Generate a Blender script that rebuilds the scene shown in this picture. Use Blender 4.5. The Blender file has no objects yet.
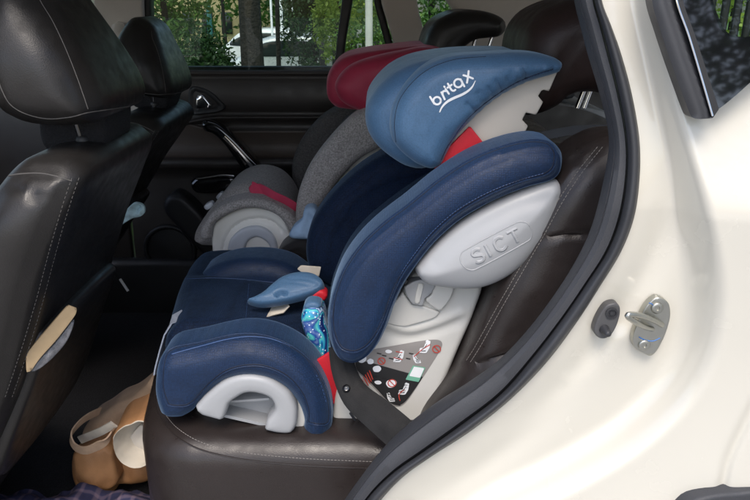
import bpy, bmesh, math, random
import numpy as np
from mathutils import Vector, Matrix, noise
from mathutils.bvhtree import BVHTree
from mathutils.geometry import delaunay_2d_cdt
from math import radians, sin, cos, pi

S = bpy.context.scene
COL = S.collection
rng = random.Random(7)

# ------------------------------------------------------------------ camera, sky, sun, exposure
PITCH = radians(19.6); FOC = 700.0; CAM = np.array([0.0, 0.0, 1.40])
cd = bpy.data.cameras.new("camera"); cam = bpy.data.objects.new("camera", cd); COL.objects.link(cam)
cd.sensor_width = 36.0; cd.lens = FOC / 750.0 * 36.0; cd.clip_start = 0.02; cd.clip_end = 500
cam.location = CAM; cam.rotation_euler = (pi / 2 - PITCH, 0, 0)
S.camera = cam

SUN_EL = radians(57); SUN_AZ = radians(186)      # azimuth clockwise from +Y: behind the photographer
w = bpy.data.worlds.new("World"); S.world = w; w.use_nodes = True
nt = w.node_tree; sky = nt.nodes.new("ShaderNodeTexSky"); sky.sky_type = 'NISHITA'; sky.sun_disc = False
sky.sun_elevation = SUN_EL; sky.sun_rotation = SUN_AZ; sky.air_density = 1.0; sky.dust_density = 3.0; sky.ozone_density = 1.0
bg = nt.nodes["Background"]; bg.inputs[1].default_value = 0.15
nt.links.new(sky.outputs[0], bg.inputs[0])
ld = bpy.data.lights.new("sun", 'SUN'); ld.energy = 0.8; ld.angle = radians(25); ld.color = (1.0, 0.95, 0.88)
sun = bpy.data.objects.new("sun", ld); COL.objects.link(sun)
sdir = Vector((sin(SUN_AZ) * cos(SUN_EL), cos(SUN_AZ) * cos(SUN_EL), sin(SUN_EL)))
sun.rotation_euler = sdir.to_track_quat('Z', 'Y').to_euler()
S.view_settings.view_transform = 'Standard'; S.view_settings.look = 'None'
S.view_settings.exposure = 1.0; S.view_settings.gamma = 1
S.render.engine = 'CYCLES'; S.cycles.use_denoising = True
S.cycles.max_bounces = 10; S.cycles.diffuse_bounces = 5; S.cycles.glossy_bounces = 5; S.cycles.transparent_max_bounces = 12
S.cycles.sample_clamp_indirect = 8

# ------------------------------------------------------------------ projection helpers
FW = np.array([0, cos(PITCH), -sin(PITCH)]); UP = np.array([0, sin(PITCH), cos(PITCH)]); RT = np.array([1.0, 0, 0])
def ray(p):
    p = np.atleast_2d(np.asarray(p, float))[:, :2]
    return FW[None] + RT[None] * ((p[:, :1] - 375) / FOC) + UP[None] * ((250 - p[:, 1:2]) / FOC)
def onplane(p, P0, n):
    d = ray(p); n = np.asarray(n, float); t = ((np.asarray(P0) - CAM) @ n) / (d @ n)
    return CAM[None] + d * t[:, None]
def onY(p, Y): return onplane(p, (0, Y, 0), (0, 1, 0))
def onZ(p, Z): return onplane(p, (0, 0, Z), (0, 0, 1))
def proj(P):
    q = np.asarray(P) - CAM; z = q @ FW
    return np.stack([375 + FOC * q[:, 0] / z, 250 - FOC * (q @ UP) / z], 1)

# ------------------------------------------------------------------ curves
def spline(pts, closed=False, n=10):
    """Hermite curve through the points; a third value of 1 marks a sharp corner."""
    P = [np.array(p[:2], float) for p in pts]; C = [len(p) > 2 and p[2] == 1 for p in pts]
    N = len(P); out = []
    def tang(i):
        if C[i]: return np.zeros(2)
        if closed: return (P[(i + 1) % N] - P[i - 1]) / 2
        return (P[min(i + 1, N - 1)] - P[max(i - 1, 0)]) / 2
    for i in range(N if closed else N - 1):
        j = (i + 1) % N; a, b, ta, tb = P[i], P[j], tang(i), tang(j)
        L = np.linalg.norm(b - a) + 1e-9
        for t_, k in ((ta, 0), (tb, 1)):
            l = np.linalg.norm(t_)
            if l > L:
                if k == 0: ta = ta * L / l
                else: tb = tb * L / l
        if C[i]: ta = (b - a) * .6
        if C[j]: tb = (b - a) * .6
        for k in range(n):
            t = k / n; t2 = t * t; t3 = t2 * t
            out.append((2*t3-3*t2+1)*a + (t3-2*t2+t)*ta + (-2*t3+3*t2)*b + (t3-t2)*tb)
    if not closed: out.append(P[-1])
    return np.array(out)
def resample(P, s=None, n=None, closed=False):
    P = np.asarray(P, float)
    if closed: P = np.vstack([P, P[:1]])
    L = np.concatenate([[0], np.cumsum(np.linalg.norm(np.diff(P, axis=0), axis=1))])
    if n is None: n = max(3, int(round(L[-1] / s)) + (0 if closed else 1))
    t = np.linspace(0, L[-1], n + 1)[:-1] if closed else np.linspace(0, L[-1], n)
    return np.stack([np.interp(t, L, P[:, k]) for k in range(P.shape[1])], 1)
def seg_dist(Q, L, closed=False):
    Q = np.asarray(Q, float); A = np.asarray(L, float)
    B = np.roll(A, -1, 0) if closed else A[1:]
    A = A if closed else A[:-1]
    out = np.full(len(Q), 1e9)
    d = B - A; dd = (d * d).sum(1) + 1e-18
    for s0 in range(0, len(Q), 2000):
        q = Q[s0:s0+2000]
        t = np.clip(((q[:, None] - A[None]) * d[None]).sum(2) / dd[None], 0, 1)
        r = q[:, None] - (A[None] + t[..., None] * d[None])
        out[s0:s0+2000] = np.sqrt((r * r).sum(2).min(1))
    return out
def inside(Q, L):
    Q = np.asarray(Q); A = np.asarray(L); B = np.roll(A, -1, 0); c = np.zeros(len(Q), bool)
    for a, b in zip(A, B):
        if a[1] == b[1]: continue
        m = ((a[1] > Q[:, 1]) != (b[1] > Q[:, 1])) & (Q[:, 0] < (b[0]-a[0]) * (Q[:, 1]-a[1]) / (b[1]-a[1]) + a[0])
        c ^= m
    return c
def area(P): return 0.5 * np.sum(P[:, 0] * np.roll(P[:, 1], -1) - np.roll(P[:, 0], -1) * P[:, 1])
def unit(v): v = np.asarray(v, float); return v / (np.linalg.norm(v) + 1e-12)
def sm(t): t = np.clip(t, 0, 1); return t * t * (3 - 2 * t)

# ------------------------------------------------------------------ mesh data
class MD:
    def __init__(self): self.v = []; self.f = []; self.m = []
    def add(self, V, F, mi=0):
        o = len(self.v); self.v.extend([tuple(map(float, p)) for p in V])
        for k, f in enumerate(F): self.f.append([i + o for i in f]); self.m.append(mi if np.isscalar(mi) else mi[k])
        return self
    def join(self, other, mi=None):
        o = len(self.v); self.v.extend(other.v)
        for f, m in zip(other.f, other.m): self.f.append([i + o for i in f]); self.m.append(m if mi is None else mi)
        return self
    def map(self, fn):
        self.v = [tuple(p) for p in fn(np.array(self.v))]; return self
    def bvh(self): return BVHTree.FromPolygons([Vector(p) for p in self.v], self.f)
    def build(self, name, mats, parent=None, sharp=50, smooth=True):
        me = bpy.data.meshes.new(name); off = np.zeros(3)
        r = parent
        while r is not None: off = off + np.array(r.location); r = r.parent
        me.from_pydata([tuple(np.array(p) - off) for p in self.v], [], self.f)
        if not isinstance(mats, (list, tuple)): mats = [mats]
        for m in mats: me.materials.append(m)
        me.polygons.foreach_set('material_index', self.m)
        me.polygons.foreach_set('use_smooth', [smooth] * len(self.f))
        me.update(); me.validate()
        if smooth and sharp: me.set_sharp_from_angle(angle=radians(sharp))
        o = bpy.data.objects.new(name, me); COL.objects.link(o)
        if parent is not None: o.parent = parent
        return o

def puff(outline, P0=None, n=(0, -1, 0), Y=None, a=0.0, b=0.0, r=.01, rb=None, dome=0.0, D=.05, s=.008,
         fn=None, world=False, closed_pts=False, lump=0.0, lumpf=14.0, mi=0):
    """A padded solid: outline (picture points laid on a real plane, or plane coordinates) with rounded edges and thickness."""
    n = unit(n)
    if Y is not None: P0 = np.array([0, Y, 1.0]); n = np.array([0, -1.0, 0])
    P0 = np.asarray(P0, float)
    up = np.array([0, 0, 1.0]) if abs(n[2]) < .999 else np.array([0, -1.0, 0])
    e1 = unit(np.cross(up, n)) if abs(n[2]) < .999 else np.array([1.0, 0, 0]); e2 = np.cross(n, e1)
    L = np.asarray(outline, float) if closed_pts else spline(outline, True)
    if not world:
        W = onplane(L, P0, n) - P0; L = np.stack([W @ e1, W @ e2], 1)
    if area(L) < 0: L = L[::-1]
    L = resample(L, s=s, closed=True)
    rb = r if rb is None else rb
    T = np.roll(L, -1, 0) - np.roll(L, 1, 0); T /= np.linalg.norm(T, axis=1)[:, None] + 1e-12
    NI = np.stack([-T[:, 1], T[:, 0]], 1)
    pts = [L]; rr = max(r, rb); K = max(4, min(9, int(rr / s * 1.2) + 3)); R = [rr * (1 - cos(pi / 2 * k / K)) for k in range(1, K + 1)]
    for d in R:
        q = L + NI * d; dist = seg_dist(q, L, True)
        pts.append(q[(dist > d * .985) & inside(q, L)])
    lo, hi = L.min(0), L.max(0); gx = np.arange(lo[0], hi[0], s); gy = np.arange(lo[1], hi[1], s * .866)
    G = np.array([(x + (s / 2 if k % 2 else 0), y) for k, y in enumerate(gy) for x in gx])
    if len(G):
        G = G[inside(G, L)]
        if len(G): G = G[seg_dist(G, L, True) > rr + s * .4]; pts.append(G)
    A = np.vstack(pts); nb = len(L)
    res = delaunay_2d_cdt([Vector(p) for p in A], [(i, (i + 1) % nb) for i in range(nb)], [], 1, 1e-6)
    V2 = np.array([(p[0], p[1]) for p in res[0]]); F = [list(f) for f in res[2]]
    d = seg_dist(V2, L, True); d[d < 1e-6] = 0
    pr = lambda R_: R_ * np.sqrt(np.clip(1 - (1 - np.clip(d / max(R_, 1e-6), 0, 1)) ** 2, 0, 1))
    hf = a + pr(r) + dome * np.sqrt(np.clip(1 - (1 - np.clip(d / D, 0, 1)) ** 2, 0, 1))
    hb = -(b + pr(rb))
    B = P0[None] + V2[:, :1] * e1[None] + V2[:, 1:2] * e2[None]
    Pf = B + hf[:, None] * n; Pb = B + hb[:, None] * n
    if lump:
        q = np.array([noise.noise(Vector(p * lumpf)) for p in B]); hf = hf + lump * q * sm(d / .02)
        Pf = B + hf[:, None] * n
    if fn is not None:
        Pf = Pf + fn(Pf, proj(Pf), d, V2)[:, None] * n
    # orient
    cnt = {}
    FF = []
    for f in F:
        p = V2[f]
        if area(p) < 0: f = f[::-1]
        FF.append(f)
        for i in range(len(f)): cnt[(f[i], f[(i + 1) % len(f)])] = 1
    N = len(V2); faces = list(FF) + [[i + N for i in f[::-1]] for f in FF]
    for (i, j) in cnt:
        if (j, i) not in cnt: faces.append([j, i, i + N, j + N])
    m = MD(); m.add(np.vstack([Pf, Pb]), faces, mi); return m

def grooves(*items):
    """Creases and raised piping along picture-space curves that lie on the part: (points, depth, half width in px)."""
    cs = [(spline(p, n=8), dep, w) for p, dep, w in items]
    def fn(P, px, d, V2):
        h = np.zeros(len(px))
        for c, dep, w in cs: h -= dep * np.exp(-(seg_dist(px, c) / w) ** 2)
        return h
    return fn
def rim(d0, dep, w): return lambda P, px, d, V2: -dep * np.exp(-((d - d0) / w) ** 2)
def both(*fs): return lambda *a: sum(f(*a) for f in fs)

def tube(P, r, seg=8, closed=False, caps=True, flat=None):
    P = np.asarray(P, float); N = len(P); m = MD(); V = []; F = []
    R = np.full(N, r) if np.isscalar(r) else np.asarray(r)
    T = np.zeros_like(P)
    for i in range(N):
        if closed: T[i] = unit(P[(i+1) % N] - P[i-1])
        else: T[i] = unit(P[min(i+1, N-1)] - P[max(i-1, 0)])
    u = unit(np.cross(T[0], [0, 0, 1] if abs(T[0][2]) < .9 else [1, 0, 0]))
    for i in range(N):
        u = unit(u - T[i] * (u @ T[i])); v = np.cross(T[i], u)
        for k in range(seg):
            an = 2 * pi * k / seg; V.append(P[i] + R[i] * (cos(an) * u + sin(an) * v))
    for i in range(N if closed else N - 1):
        j = (i + 1) % N
        for k in range(seg):
            k2 = (k + 1) % seg; F.append([i*seg+k, i*seg+k2, j*seg+k2, j*seg+k])
    if caps and not closed:
        F.append([k for k in range(seg)][::-1]); F.append([(N-1)*seg+k for k in range(seg)])
    return m.add(V, F)
def strap(P, width_dir, wd, th):
    """Flat webbing with thickness along a 3D polyline."""
    P = np.asarray(P, float); N = len(P); V = []; F = []
    for i in range(N):
        t = unit(P[min(i+1, N-1)] - P[max(i-1, 0)]); wdv = np.asarray(width_dir(i / (N-1)) if callable(width_dir) else width_dir, float)
        wv = unit(wdv - t * (wdv @ t)); nn = np.cross(t, wv)
        for a_, b_ in ((-1, -.5), (-.96, .5), (-.5, .6), (.5, .6), (.96, .5), (1, -.5)): V.append(P[i] + wv * wd / 2 * a_ + nn * th * b_)
    for i in range(N - 1):
        for k in range(6): k2 = (k+1) % 6; F.append([i*6+k, (i+1)*6+k, (i+1)*6+k2, i*6+k2])
    F.append([0, 1, 2, 3, 4, 5]); F.append([(N-1)*6+k for k in range(6)][::-1])
    return MD().add(V, F)
def curve3(pts, n=8):
    P = [np.array(p, float) for p in pts]; out = []
    for i in range(len(P) - 1):
        p0, p1, p2, p3 = P[max(i-1, 0)], P[i], P[i+1], P[min(i+2, len(P)-1)]
        for k in range(n):
            t = k / n
            out.append(.5 * ((2*p1) + (p2-p0)*t + (2*p0-5*p1+4*p2-p3)*t*t + (3*p1-p0-3*p2+p3)*t**3))
    out.append(P[-1]); return np.array(out)
def box(c, size, bev=.003, rot=None, segs=2):
    bm = bmesh.new(); bmesh.ops.create_cube(bm, size=1)
    bmesh.ops.scale(bm, vec=Vector(size), verts=bm.verts)
    if bev: bmesh.ops.bevel(bm, geom=list(bm.edges), offset=bev, segments=segs, affect='EDGES', profile=.5)
    M = Matrix.Translation(Vector(c)) @ (rot.to_4x4() if rot is not None else Matrix.Identity(4))
    bm.transform(M); bm.verts.ensure_lookup_table()
    m = MD().add([tuple(v.co) for v in bm.verts], [[v.index for v in f.verts] for f in bm.faces]); bm.free(); return m
def lathe(profile, c, axis, seg=24):
    """profile: (radius, height) pairs turned round the axis through c."""
    axis = unit(axis); u = unit(np.cross(axis, [0, 0, 1] if abs(axis[2]) < .9 else [1, 0, 0])); v = np.cross(axis, u)
    V = []; F = []; n = len(profile)
    for r, h in profile:
        for k in range(seg):
            an = 2*pi*k/seg; V.append(np.asarray(c) + axis*h + r*(cos(an)*u + sin(an)*v))
    for i in range(n-1):
        for k in range(seg): k2 = (k+1) % seg; F.append([i*seg+k, i*seg+k2, (i+1)*seg+k2, (i+1)*seg+k])
    F.append([k for k in range(seg)][::-1]); F.append([(n-1)*seg+k for k in range(seg)])
    return MD().add(V, F)
def loft(curves, n=80, thick=0):
    """Sheet through a row of 3D curves."""
    C = [resample(c, n=n) for c in curves]; V = np.vstack(C); F = []
    for i in range(len(C)-1):
        for k in range(n-1): F.append([i*n+k, i*n+k+1, (i+1)*n+k+1, (i+1)*n+k])
    return MD().add(V, F)
def cast(bvh, p, lift=0.0):
    d = ray(p); out = []; ok = []
    for q in d:
        h = bvh.ray_cast(Vector(CAM), Vector(unit(q)))
        if h[0] is None: ok.append(False); out.append(np.zeros(3)); continue
        nn = np.array(h[1]); nn = nn if nn @ q < 0 else -nn
        out.append(np.array(h[0]) + nn * lift); ok.append(True)
    return np.array(out), np.array(ok)
def oncast(bvh, pts, lift=0.0, step=2.0, smoothed=True):
    c = resample(spline(pts) if smoothed else np.array(pts, float), s=step)
    P, ok = cast(bvh, c, lift); return P[ok]
def stitch(bvh, pts, ln=.004, gap=.0025, r=.0005, lift=.0003, mi=1):
    P = oncast(bvh, pts, lift, 1.0); m = MD()
    if len(P) < 2: return m
    P = resample(P, s=.001); i = 0; a, g = max(2, int(ln*1000)), max(1, int(gap*1000))
    while i + a < len(P):
        if np.linalg.norm(P[i+a]-P[i]) < ln * 2: m.join(tube(P[i:i+a+1:max(1, a//2)], r, 5))
        i += a + g
    for k in range(len(m.m)): m.m[k] = mi
    return m
def seam_cord(bvh, pts, r=.0012, lift=0.0, mi=1):
    P = oncast(bvh, pts, lift, 1.5)
    if len(P) < 2: return MD()
    m = tube(P, r, 6); m.m = [mi] * len(m.m); return m
def decal(bvh, outline, lift=.0006, s=1.6, mi=1, closed_pts=False):
    L = np.asarray(outline, float) if closed_pts else spline(outline, True, 6); L = resample(L, s=s, closed=True)
    lo, hi = L.min(0), L.max(0)
    G = np.array([(x, y) for x in np.arange(lo[0], hi[0], s*1.5) for y in np.arange(lo[1], hi[1], s*1.5)]).reshape(-1, 2)
    if len(G): G = G[inside(G, L)]
    if len(G): G = G[seg_dist(G, L, True) > s * .6]
    A = np.vstack([L, G]) if len(G) else L
    res = delaunay_2d_cdt([Vector(p) for p in A], [(i, (i+1) % len(L)) for i in range(len(L))], [], 1, 1e-6)
    P, ok = cast(bvh, np.array([(p[0], p[1]) for p in res[0]]), lift)
    F = []
    for f in res[2]:
        f = list(f)
        if all(ok[i] for i in f):
            nn = np.cross(P[f[1]]-P[f[0]], P[f[2]]-P[f[0]])
            F.append(f if nn @ (CAM - P[f[0]]) > 0 else f[::-1])
    return MD().add(P, F, mi)
def stroke(pts, w, n=8, smoothed=True):
    """Outline in picture space of a round-ended pen stroke, used for lettering."""
    c = resample(spline(pts, n=8) if smoothed else np.array(pts, float), s=.8); N = len(c)
    W = np.full(N, w/2.) if np.isscalar(w) else np.interp(np.linspace(0, 1, N), np.linspace(0, 1, len(w)), w) / 2
    T = np.gradient(c, axis=0); T /= np.linalg.norm(T, axis=1)[:, None] + 1e-9; nn = np.stack([-T[:, 1], T[:, 0]], 1)
    return c, W, nn
def ribbon(bvh, pts, w, lift=.0006, mi=1, smoothed=True):
    c, W, nn = stroke(pts, w, smoothed=smoothed)
    m = MD(); rows = []
    for k in (-1, 0, 1): P, ok = cast(bvh, c + nn * W[:, None] * k, lift); rows.append(P)
    N = len(c); V = np.vstack(rows); F = []
    for r_ in range(2):
        for i in range(N-1):
            f = [r_*N+i, r_*N+i+1, (r_+1)*N+i+1, (r_+1)*N+i]
            q = np.cross(V[f[1]]-V[f[0]], V[f[2]]-V[f[0]])
            if np.abs(V[f]).sum(1).min() > 1e-6 and max(np.linalg.norm(V[f[0]]-V[x]) for x in f) < .02: F.append(f if q @ (CAM-V[f[0]]) > 0 else f[::-1])
    m.add(V, F, mi)
    for e in (0, -1):
        an = np.linspace(0, 2*pi, 10, endpoint=False); L = c[e] + W[e] * np.stack([np.cos(an), np.sin(an)], 1)
        P, ok = cast(bvh, L, lift)
        if ok.all():
            f = list(range(10)); q = np.cross(P[1]-P[0], P[2]-P[0]); m.add(P, [f if q @ (CAM-P[0]) > 0 else f[::-1]], mi)
    return m

# ------------------------------------------------------------------ tagging
def tag(o, label=None, cat=None, group=None, kind=None):
    for k, v in (('label', label), ('category', cat), ('group', group), ('kind', kind)):
        if v: o[k] = v
    return o
def thing(name, label, cat, loc=(0, 0, 0), group=None):
    o = bpy.data.objects.new(name, None); COL.objects.link(o); o.location = loc; o.empty_display_size = .05
    return tag(o, label, cat, group)
def copy_tree(o, parent=None):
    c = o.copy(); COL.objects.link(c); c.parent = parent
    for ch in o.children: copy_tree(ch, c)
    return c

# ------------------------------------------------------------------ materials
def mat(name, col, rough=.5, metal=0, sheen=0, coat=0, var=.12, vscale=6, grain=None, gstr=.2, gdist=.001, spec=.5, noise2=None, sheentint=None, rvar=.08, coatr=.08, gcol=None):
    m = bpy.data.materials.new(name); m.use_nodes = True; t = m.node_tree; b = t.nodes["Principled BSDF"]
    b.inputs["Roughness"].default_value = rough; b.inputs["Metallic"].default_value = metal
    b.inputs["Specular IOR Level"].default_value = spec
    if sheen:
        b.inputs["Sheen Weight"].default_value = sheen; b.inputs["Sheen Roughness"].default_value = .4
        b.inputs["Sheen Tint"].default_value = (*(sheentint or (1, 1, 1)), 1)
    if coat: b.inputs["Coat Weight"].default_value = coat; b.inputs["Coat Roughness"].default_value = coatr
    tc = t.nodes.new("ShaderNodeTexCoord")
    nz = t.nodes.new("ShaderNodeTexNoise"); nz.inputs["Scale"].default_value = vscale; nz.inputs["Detail"].default_value = 6; nz.inputs["Roughness"].default_value = .6
    t.links.new(tc.outputs["Object"], nz.inputs["Vector"])
    rp = t.nodes.new("ShaderNodeValToRGB"); rp.color_ramp.elements[0].position = .3; rp.color_ramp.elements[1].position = .7
    rp.color_ramp.elements[0].color = (*[c * (1 - var) for c in col], 1); rp.color_ramp.elements[1].color = (*[min(1, c * (1 + var)) for c in col], 1)
    t.links.new(nz.outputs["Fac"], rp.inputs[0]); t.links.new(rp.outputs[0], b.inputs["Base Color"])
    if rvar:
        mr = t.nodes.new("ShaderNodeMapRange"); mr.inputs["To Min"].default_value = max(.02, rough - rvar); mr.inputs["To Max"].default_value = min(1, rough + rvar)
        mr.inputs["From Min"].default_value = .3; mr.inputs["From Max"].default_value = .7
        n2 = t.nodes.new("ShaderNodeTexNoise"); n2.inputs["Scale"].default_value = vscale * 5; n2.inputs["Detail"].default_value = 5
        t.links.new(tc.outputs["Object"], n2.inputs["Vector"]); t.links.new(n2.outputs["Fac"], mr.inputs["Value"]); t.links.new(mr.outputs[0], b.inputs["Roughness"])
    if grain:
        kind, sc = grain
        if kind == 'leather':
            g = t.nodes.new("ShaderNodeTexVoronoi"); g.inputs["Scale"].default_value = sc; out = g.outputs["Distance"]
        elif kind == 'weave':
            g = t.nodes.new("ShaderNodeTexVoronoi"); g.distance = 'CHEBYCHEV'; g.inputs["Scale"].default_value = sc; g.inputs["Randomness"].default_value = .35; out = g.outputs["Distance"]
        else:
            g = t.nodes.new("ShaderNodeTexNoise"); g.inputs["Scale"].default_value = sc; g.inputs["Detail"].default_value = 4; out = g.outputs["Fac"]
        t.links.new(tc.outputs["Object"], g.inputs["Vector"])
        if gcol:   # weave: base colour is scaled darker in the gaps between the threads
            g3 = t.nodes.new("ShaderNodeMapRange"); g3.inputs["From Min"].default_value = 0; g3.inputs["From Max"].default_value = .6; g3.inputs["To Min"].default_value = gcol[0]; g3.inputs["To Max"].default_value = gcol[1]
            t.links.new(out, g3.inputs["Value"]); mu = t.nodes.new("ShaderNodeVectorMath"); mu.operation = 'SCALE'
            t.links.new(rp.outputs[0], mu.inputs[0]); t.links.new(g3.outputs[0], mu.inputs["Scale"]); t.links.new(mu.outputs[0], b.inputs["Base Color"])
        bp = t.nodes.new("ShaderNodeBump"); bp.inputs["Strength"].default_value = gstr; bp.inputs["Distance"].default_value = gdist
        t.links.new(out, bp.inputs["Height"]); t.links.new(bp.outputs[0], b.inputs["Normal"])
        if noise2:   # second, coarser bump: creases in leather, slack in cloth
            g2 = t.nodes.new("ShaderNodeTexNoise"); g2.inputs["Scale"].default_value = noise2[0]; g2.inputs["Detail"].default_value = 3
            t.links.new(tc.outputs["Object"], g2.inputs["Vector"])
            b2 = t.nodes.new("ShaderNodeBump"); b2.inputs["Strength"].default_value = noise2[1]; b2.inputs["Distance"].default_value = .004
            t.links.new(g2.outputs["Fac"], b2.inputs["Height"]); t.links.new(bp.outputs[0], b2.inputs["Normal"]); t.links.new(b2.outputs[0], b.inputs["Normal"])
    return m
M = {}
M['leather'] = mat('black_leather', (.0165, .0150, .0140), .40, grain=('leather', 520), gstr=.13, gdist=.001, noise2=(20, .13), vscale=9, spec=.42, rvar=.1)
M['leather_brown'] = mat('brown_black_leather', (.024, .0188, .0175), .36, grain=('leather', 520), gstr=.15, gdist=.001, noise2=(20, .13), vscale=8, spec=.42, rvar=.1)
M['leather_maroon'] = mat('dark_maroon_leather', (.026, .0145, .0125), .45, grain=('leather', 520), gstr=.20, gdist=.001, noise2=(20, .13), vscale=8, spec=.35)
M['thread'] = mat('grey_thread', (.085, .08, .075), .8, rvar=0)
M['thread_light'] = mat('light_grey_thread', (.20, .185, .17), .8, rvar=0)
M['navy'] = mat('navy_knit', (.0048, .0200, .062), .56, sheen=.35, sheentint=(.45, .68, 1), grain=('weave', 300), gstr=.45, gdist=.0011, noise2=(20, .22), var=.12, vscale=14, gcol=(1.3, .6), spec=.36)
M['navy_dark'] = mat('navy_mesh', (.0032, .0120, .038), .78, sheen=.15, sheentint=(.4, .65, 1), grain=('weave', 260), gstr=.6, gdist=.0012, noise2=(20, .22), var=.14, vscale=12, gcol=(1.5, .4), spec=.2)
M['lit_blue_satin'] = mat('lit_blue_satin', (.062, .136, .245), .46, sheen=.35, sheentint=(.6, .8, 1), grain=('weave', 380), gstr=.22, gdist=.0008, noise2=(22, .30), var=.07, vscale=10, gcol=(1.15, .80), spec=.35)  # lighter than the navy: bright light on the headrest put into the colour
M['seam_dark'] = mat('dark_navy_seam', (.002, .006, .02), .7, rvar=0)
M['piping'] = mat('blue_piping', (.03, .07, .18), .6, rvar=0)
M['shell_grey'] = mat('light_grey_plastic', (.345, .355, .366), .42, grain=('noise', 900), gstr=.12, gdist=.0005, var=.04)
M['shell_white'] = mat('off_white_plastic', (.60, .595, .56), .42, grain=('noise', 900), gstr=.12, gdist=.0005, var=.05)
M['shell_cream'] = mat('cream_plastic', (.56, .52, .46), .5, var=.05)
M['red'] = mat('red_webbing', (.55, .012, .025), .6, var=.1, grain=('weave', 500), gstr=.3)
M['crimson'] = mat('crimson_fabric', (.36, .022, .06), .6, sheen=.3, sheentint=(1, .5, .6), grain=('weave', 400), gstr=.3, noise2=(18, .2))
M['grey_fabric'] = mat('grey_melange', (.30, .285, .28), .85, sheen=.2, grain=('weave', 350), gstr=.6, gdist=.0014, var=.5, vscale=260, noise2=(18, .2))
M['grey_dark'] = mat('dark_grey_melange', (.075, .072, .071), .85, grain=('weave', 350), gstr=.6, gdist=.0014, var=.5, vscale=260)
M['white_far'] = mat('lifted_white_plastic', (.84, .83, .78), .4, var=.04)  # far shell white, raised above the near one to offset dim light
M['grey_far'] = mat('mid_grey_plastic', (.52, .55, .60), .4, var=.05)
M['pink'] = mat('pink_webbing', (.55, .05, .11), .6, var=.1)
M['white_print'] = mat('white_print', (.80, .82, .84), .6, rvar=0, var=.03)
M['black_plastic'] = mat('black_plastic', (.014, .014, .015), .5, grain=('noise', 700), gstr=.3, gdist=.0006)
M['door_plastic'] = mat('door_plastic', (.034, .029, .026), .45, grain=('noise', 700), gstr=.3, gdist=.0006, noise2=(10, .08))
M['door_insert'] = mat('brown_door_insert', (.065, .048, .038), .5, grain=('leather', 500), gstr=.2)
M['switch_grey'] = mat('grey_rubber', (.075, .075, .077), .5)
M['trim_grey'] = mat('grained_grey_trim', (.040, .042, .048), .55, grain=('noise', 900), gstr=.5, gdist=.0008, var=.1)
M['rubber'] = mat('seal_rubber', (.030, .031, .035), .48, grain=('noise', 500), gstr=.2, gdist=.0005, var=.2)
M['gloss_black'] = mat('gloss_black', (.006, .006, .007), .12, coat=1, rvar=.03)
M['chrome'] = mat('chrome', (.82, .82, .82), .14, metal=1, rvar=.06, var=.04)
M['zinc'] = mat('zinc_plate', (.44, .44, .40), .36, metal=1, var=.05, vscale=30)
M['paint'] = mat('pearl_white_paint', (.60, .575, .50), .25, coat=1, coatr=.05, var=.012, vscale=3, rvar=.04, spec=.5)
M['belt'] = mat('black_webbing', (.0075, .0075, .008), .65, spec=.3, grain=('weave', 650), gstr=.6, gdist=.0008)
M['liner'] = mat('beige_grey_liner', (.55, .51, .46), .85, var=.06, grain=('noise', 500), gstr=.2)
M['carpet'] = mat('black_carpet', (.008, .008, .010), .95, grain=('noise', 300), gstr=.8, gdist=.003, var=.3, vscale=60)
M['tan'] = mat('tan_leather', (.41, .205, .088), .6, var=.15, vscale=20, grain=('leather', 380), gstr=.3)
M['suede'] = mat('pale_suede', (.47, .325, .215), .9, var=.12, vscale=40, grain=('noise', 500), gstr=.4)
M['lining'] = mat('cream_lining', (.66, .60, .50), .85, var=.08, vscale=30)
M['card'] = mat('buff_card', (.37, .27, .155), .8, var=.12, vscale=30)
M['grey_plastic_film'] = mat('crumpled_grey_film', (.16, .16, .17), .25, var=.4, vscale=60, grain=('noise', 60), gstr=.8, gdist=.004)
M['tissue'] = mat('pale_blue_tissue', (.40, .55, .58), .8, var=.3, vscale=60)
M['paleblue'] = mat('pale_blue_cloth', (.27, .40, .58), .8, var=.12, vscale=30, grain=('weave', 500), gstr=.4)
M['blackcloth'] = mat('black_cloth', (.010, .010, .012), .85, sheen=.2, var=.2, noise2=(30, .4), grain=('weave', 500), gstr=.4)
M['lilac'] = mat('pale_webbing', (.30, .34, .42), .7, var=.06, grain=('weave', 600), gstr=.4)
M['label_black'] = mat('label_black', (.02, .02, .021), .45, var=.1)
M['label_grey'] = mat('label_grey', (.27, .255, .245), .5, var=.05)
M['label_red'] = mat('label_red', (.50, .06, .04), .5)
M['label_teal'] = mat('label_teal', (.16, .42, .30), .5)
M['ink_blue'] = mat('blue_marker', (.05, .16, .42), .5)

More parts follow.
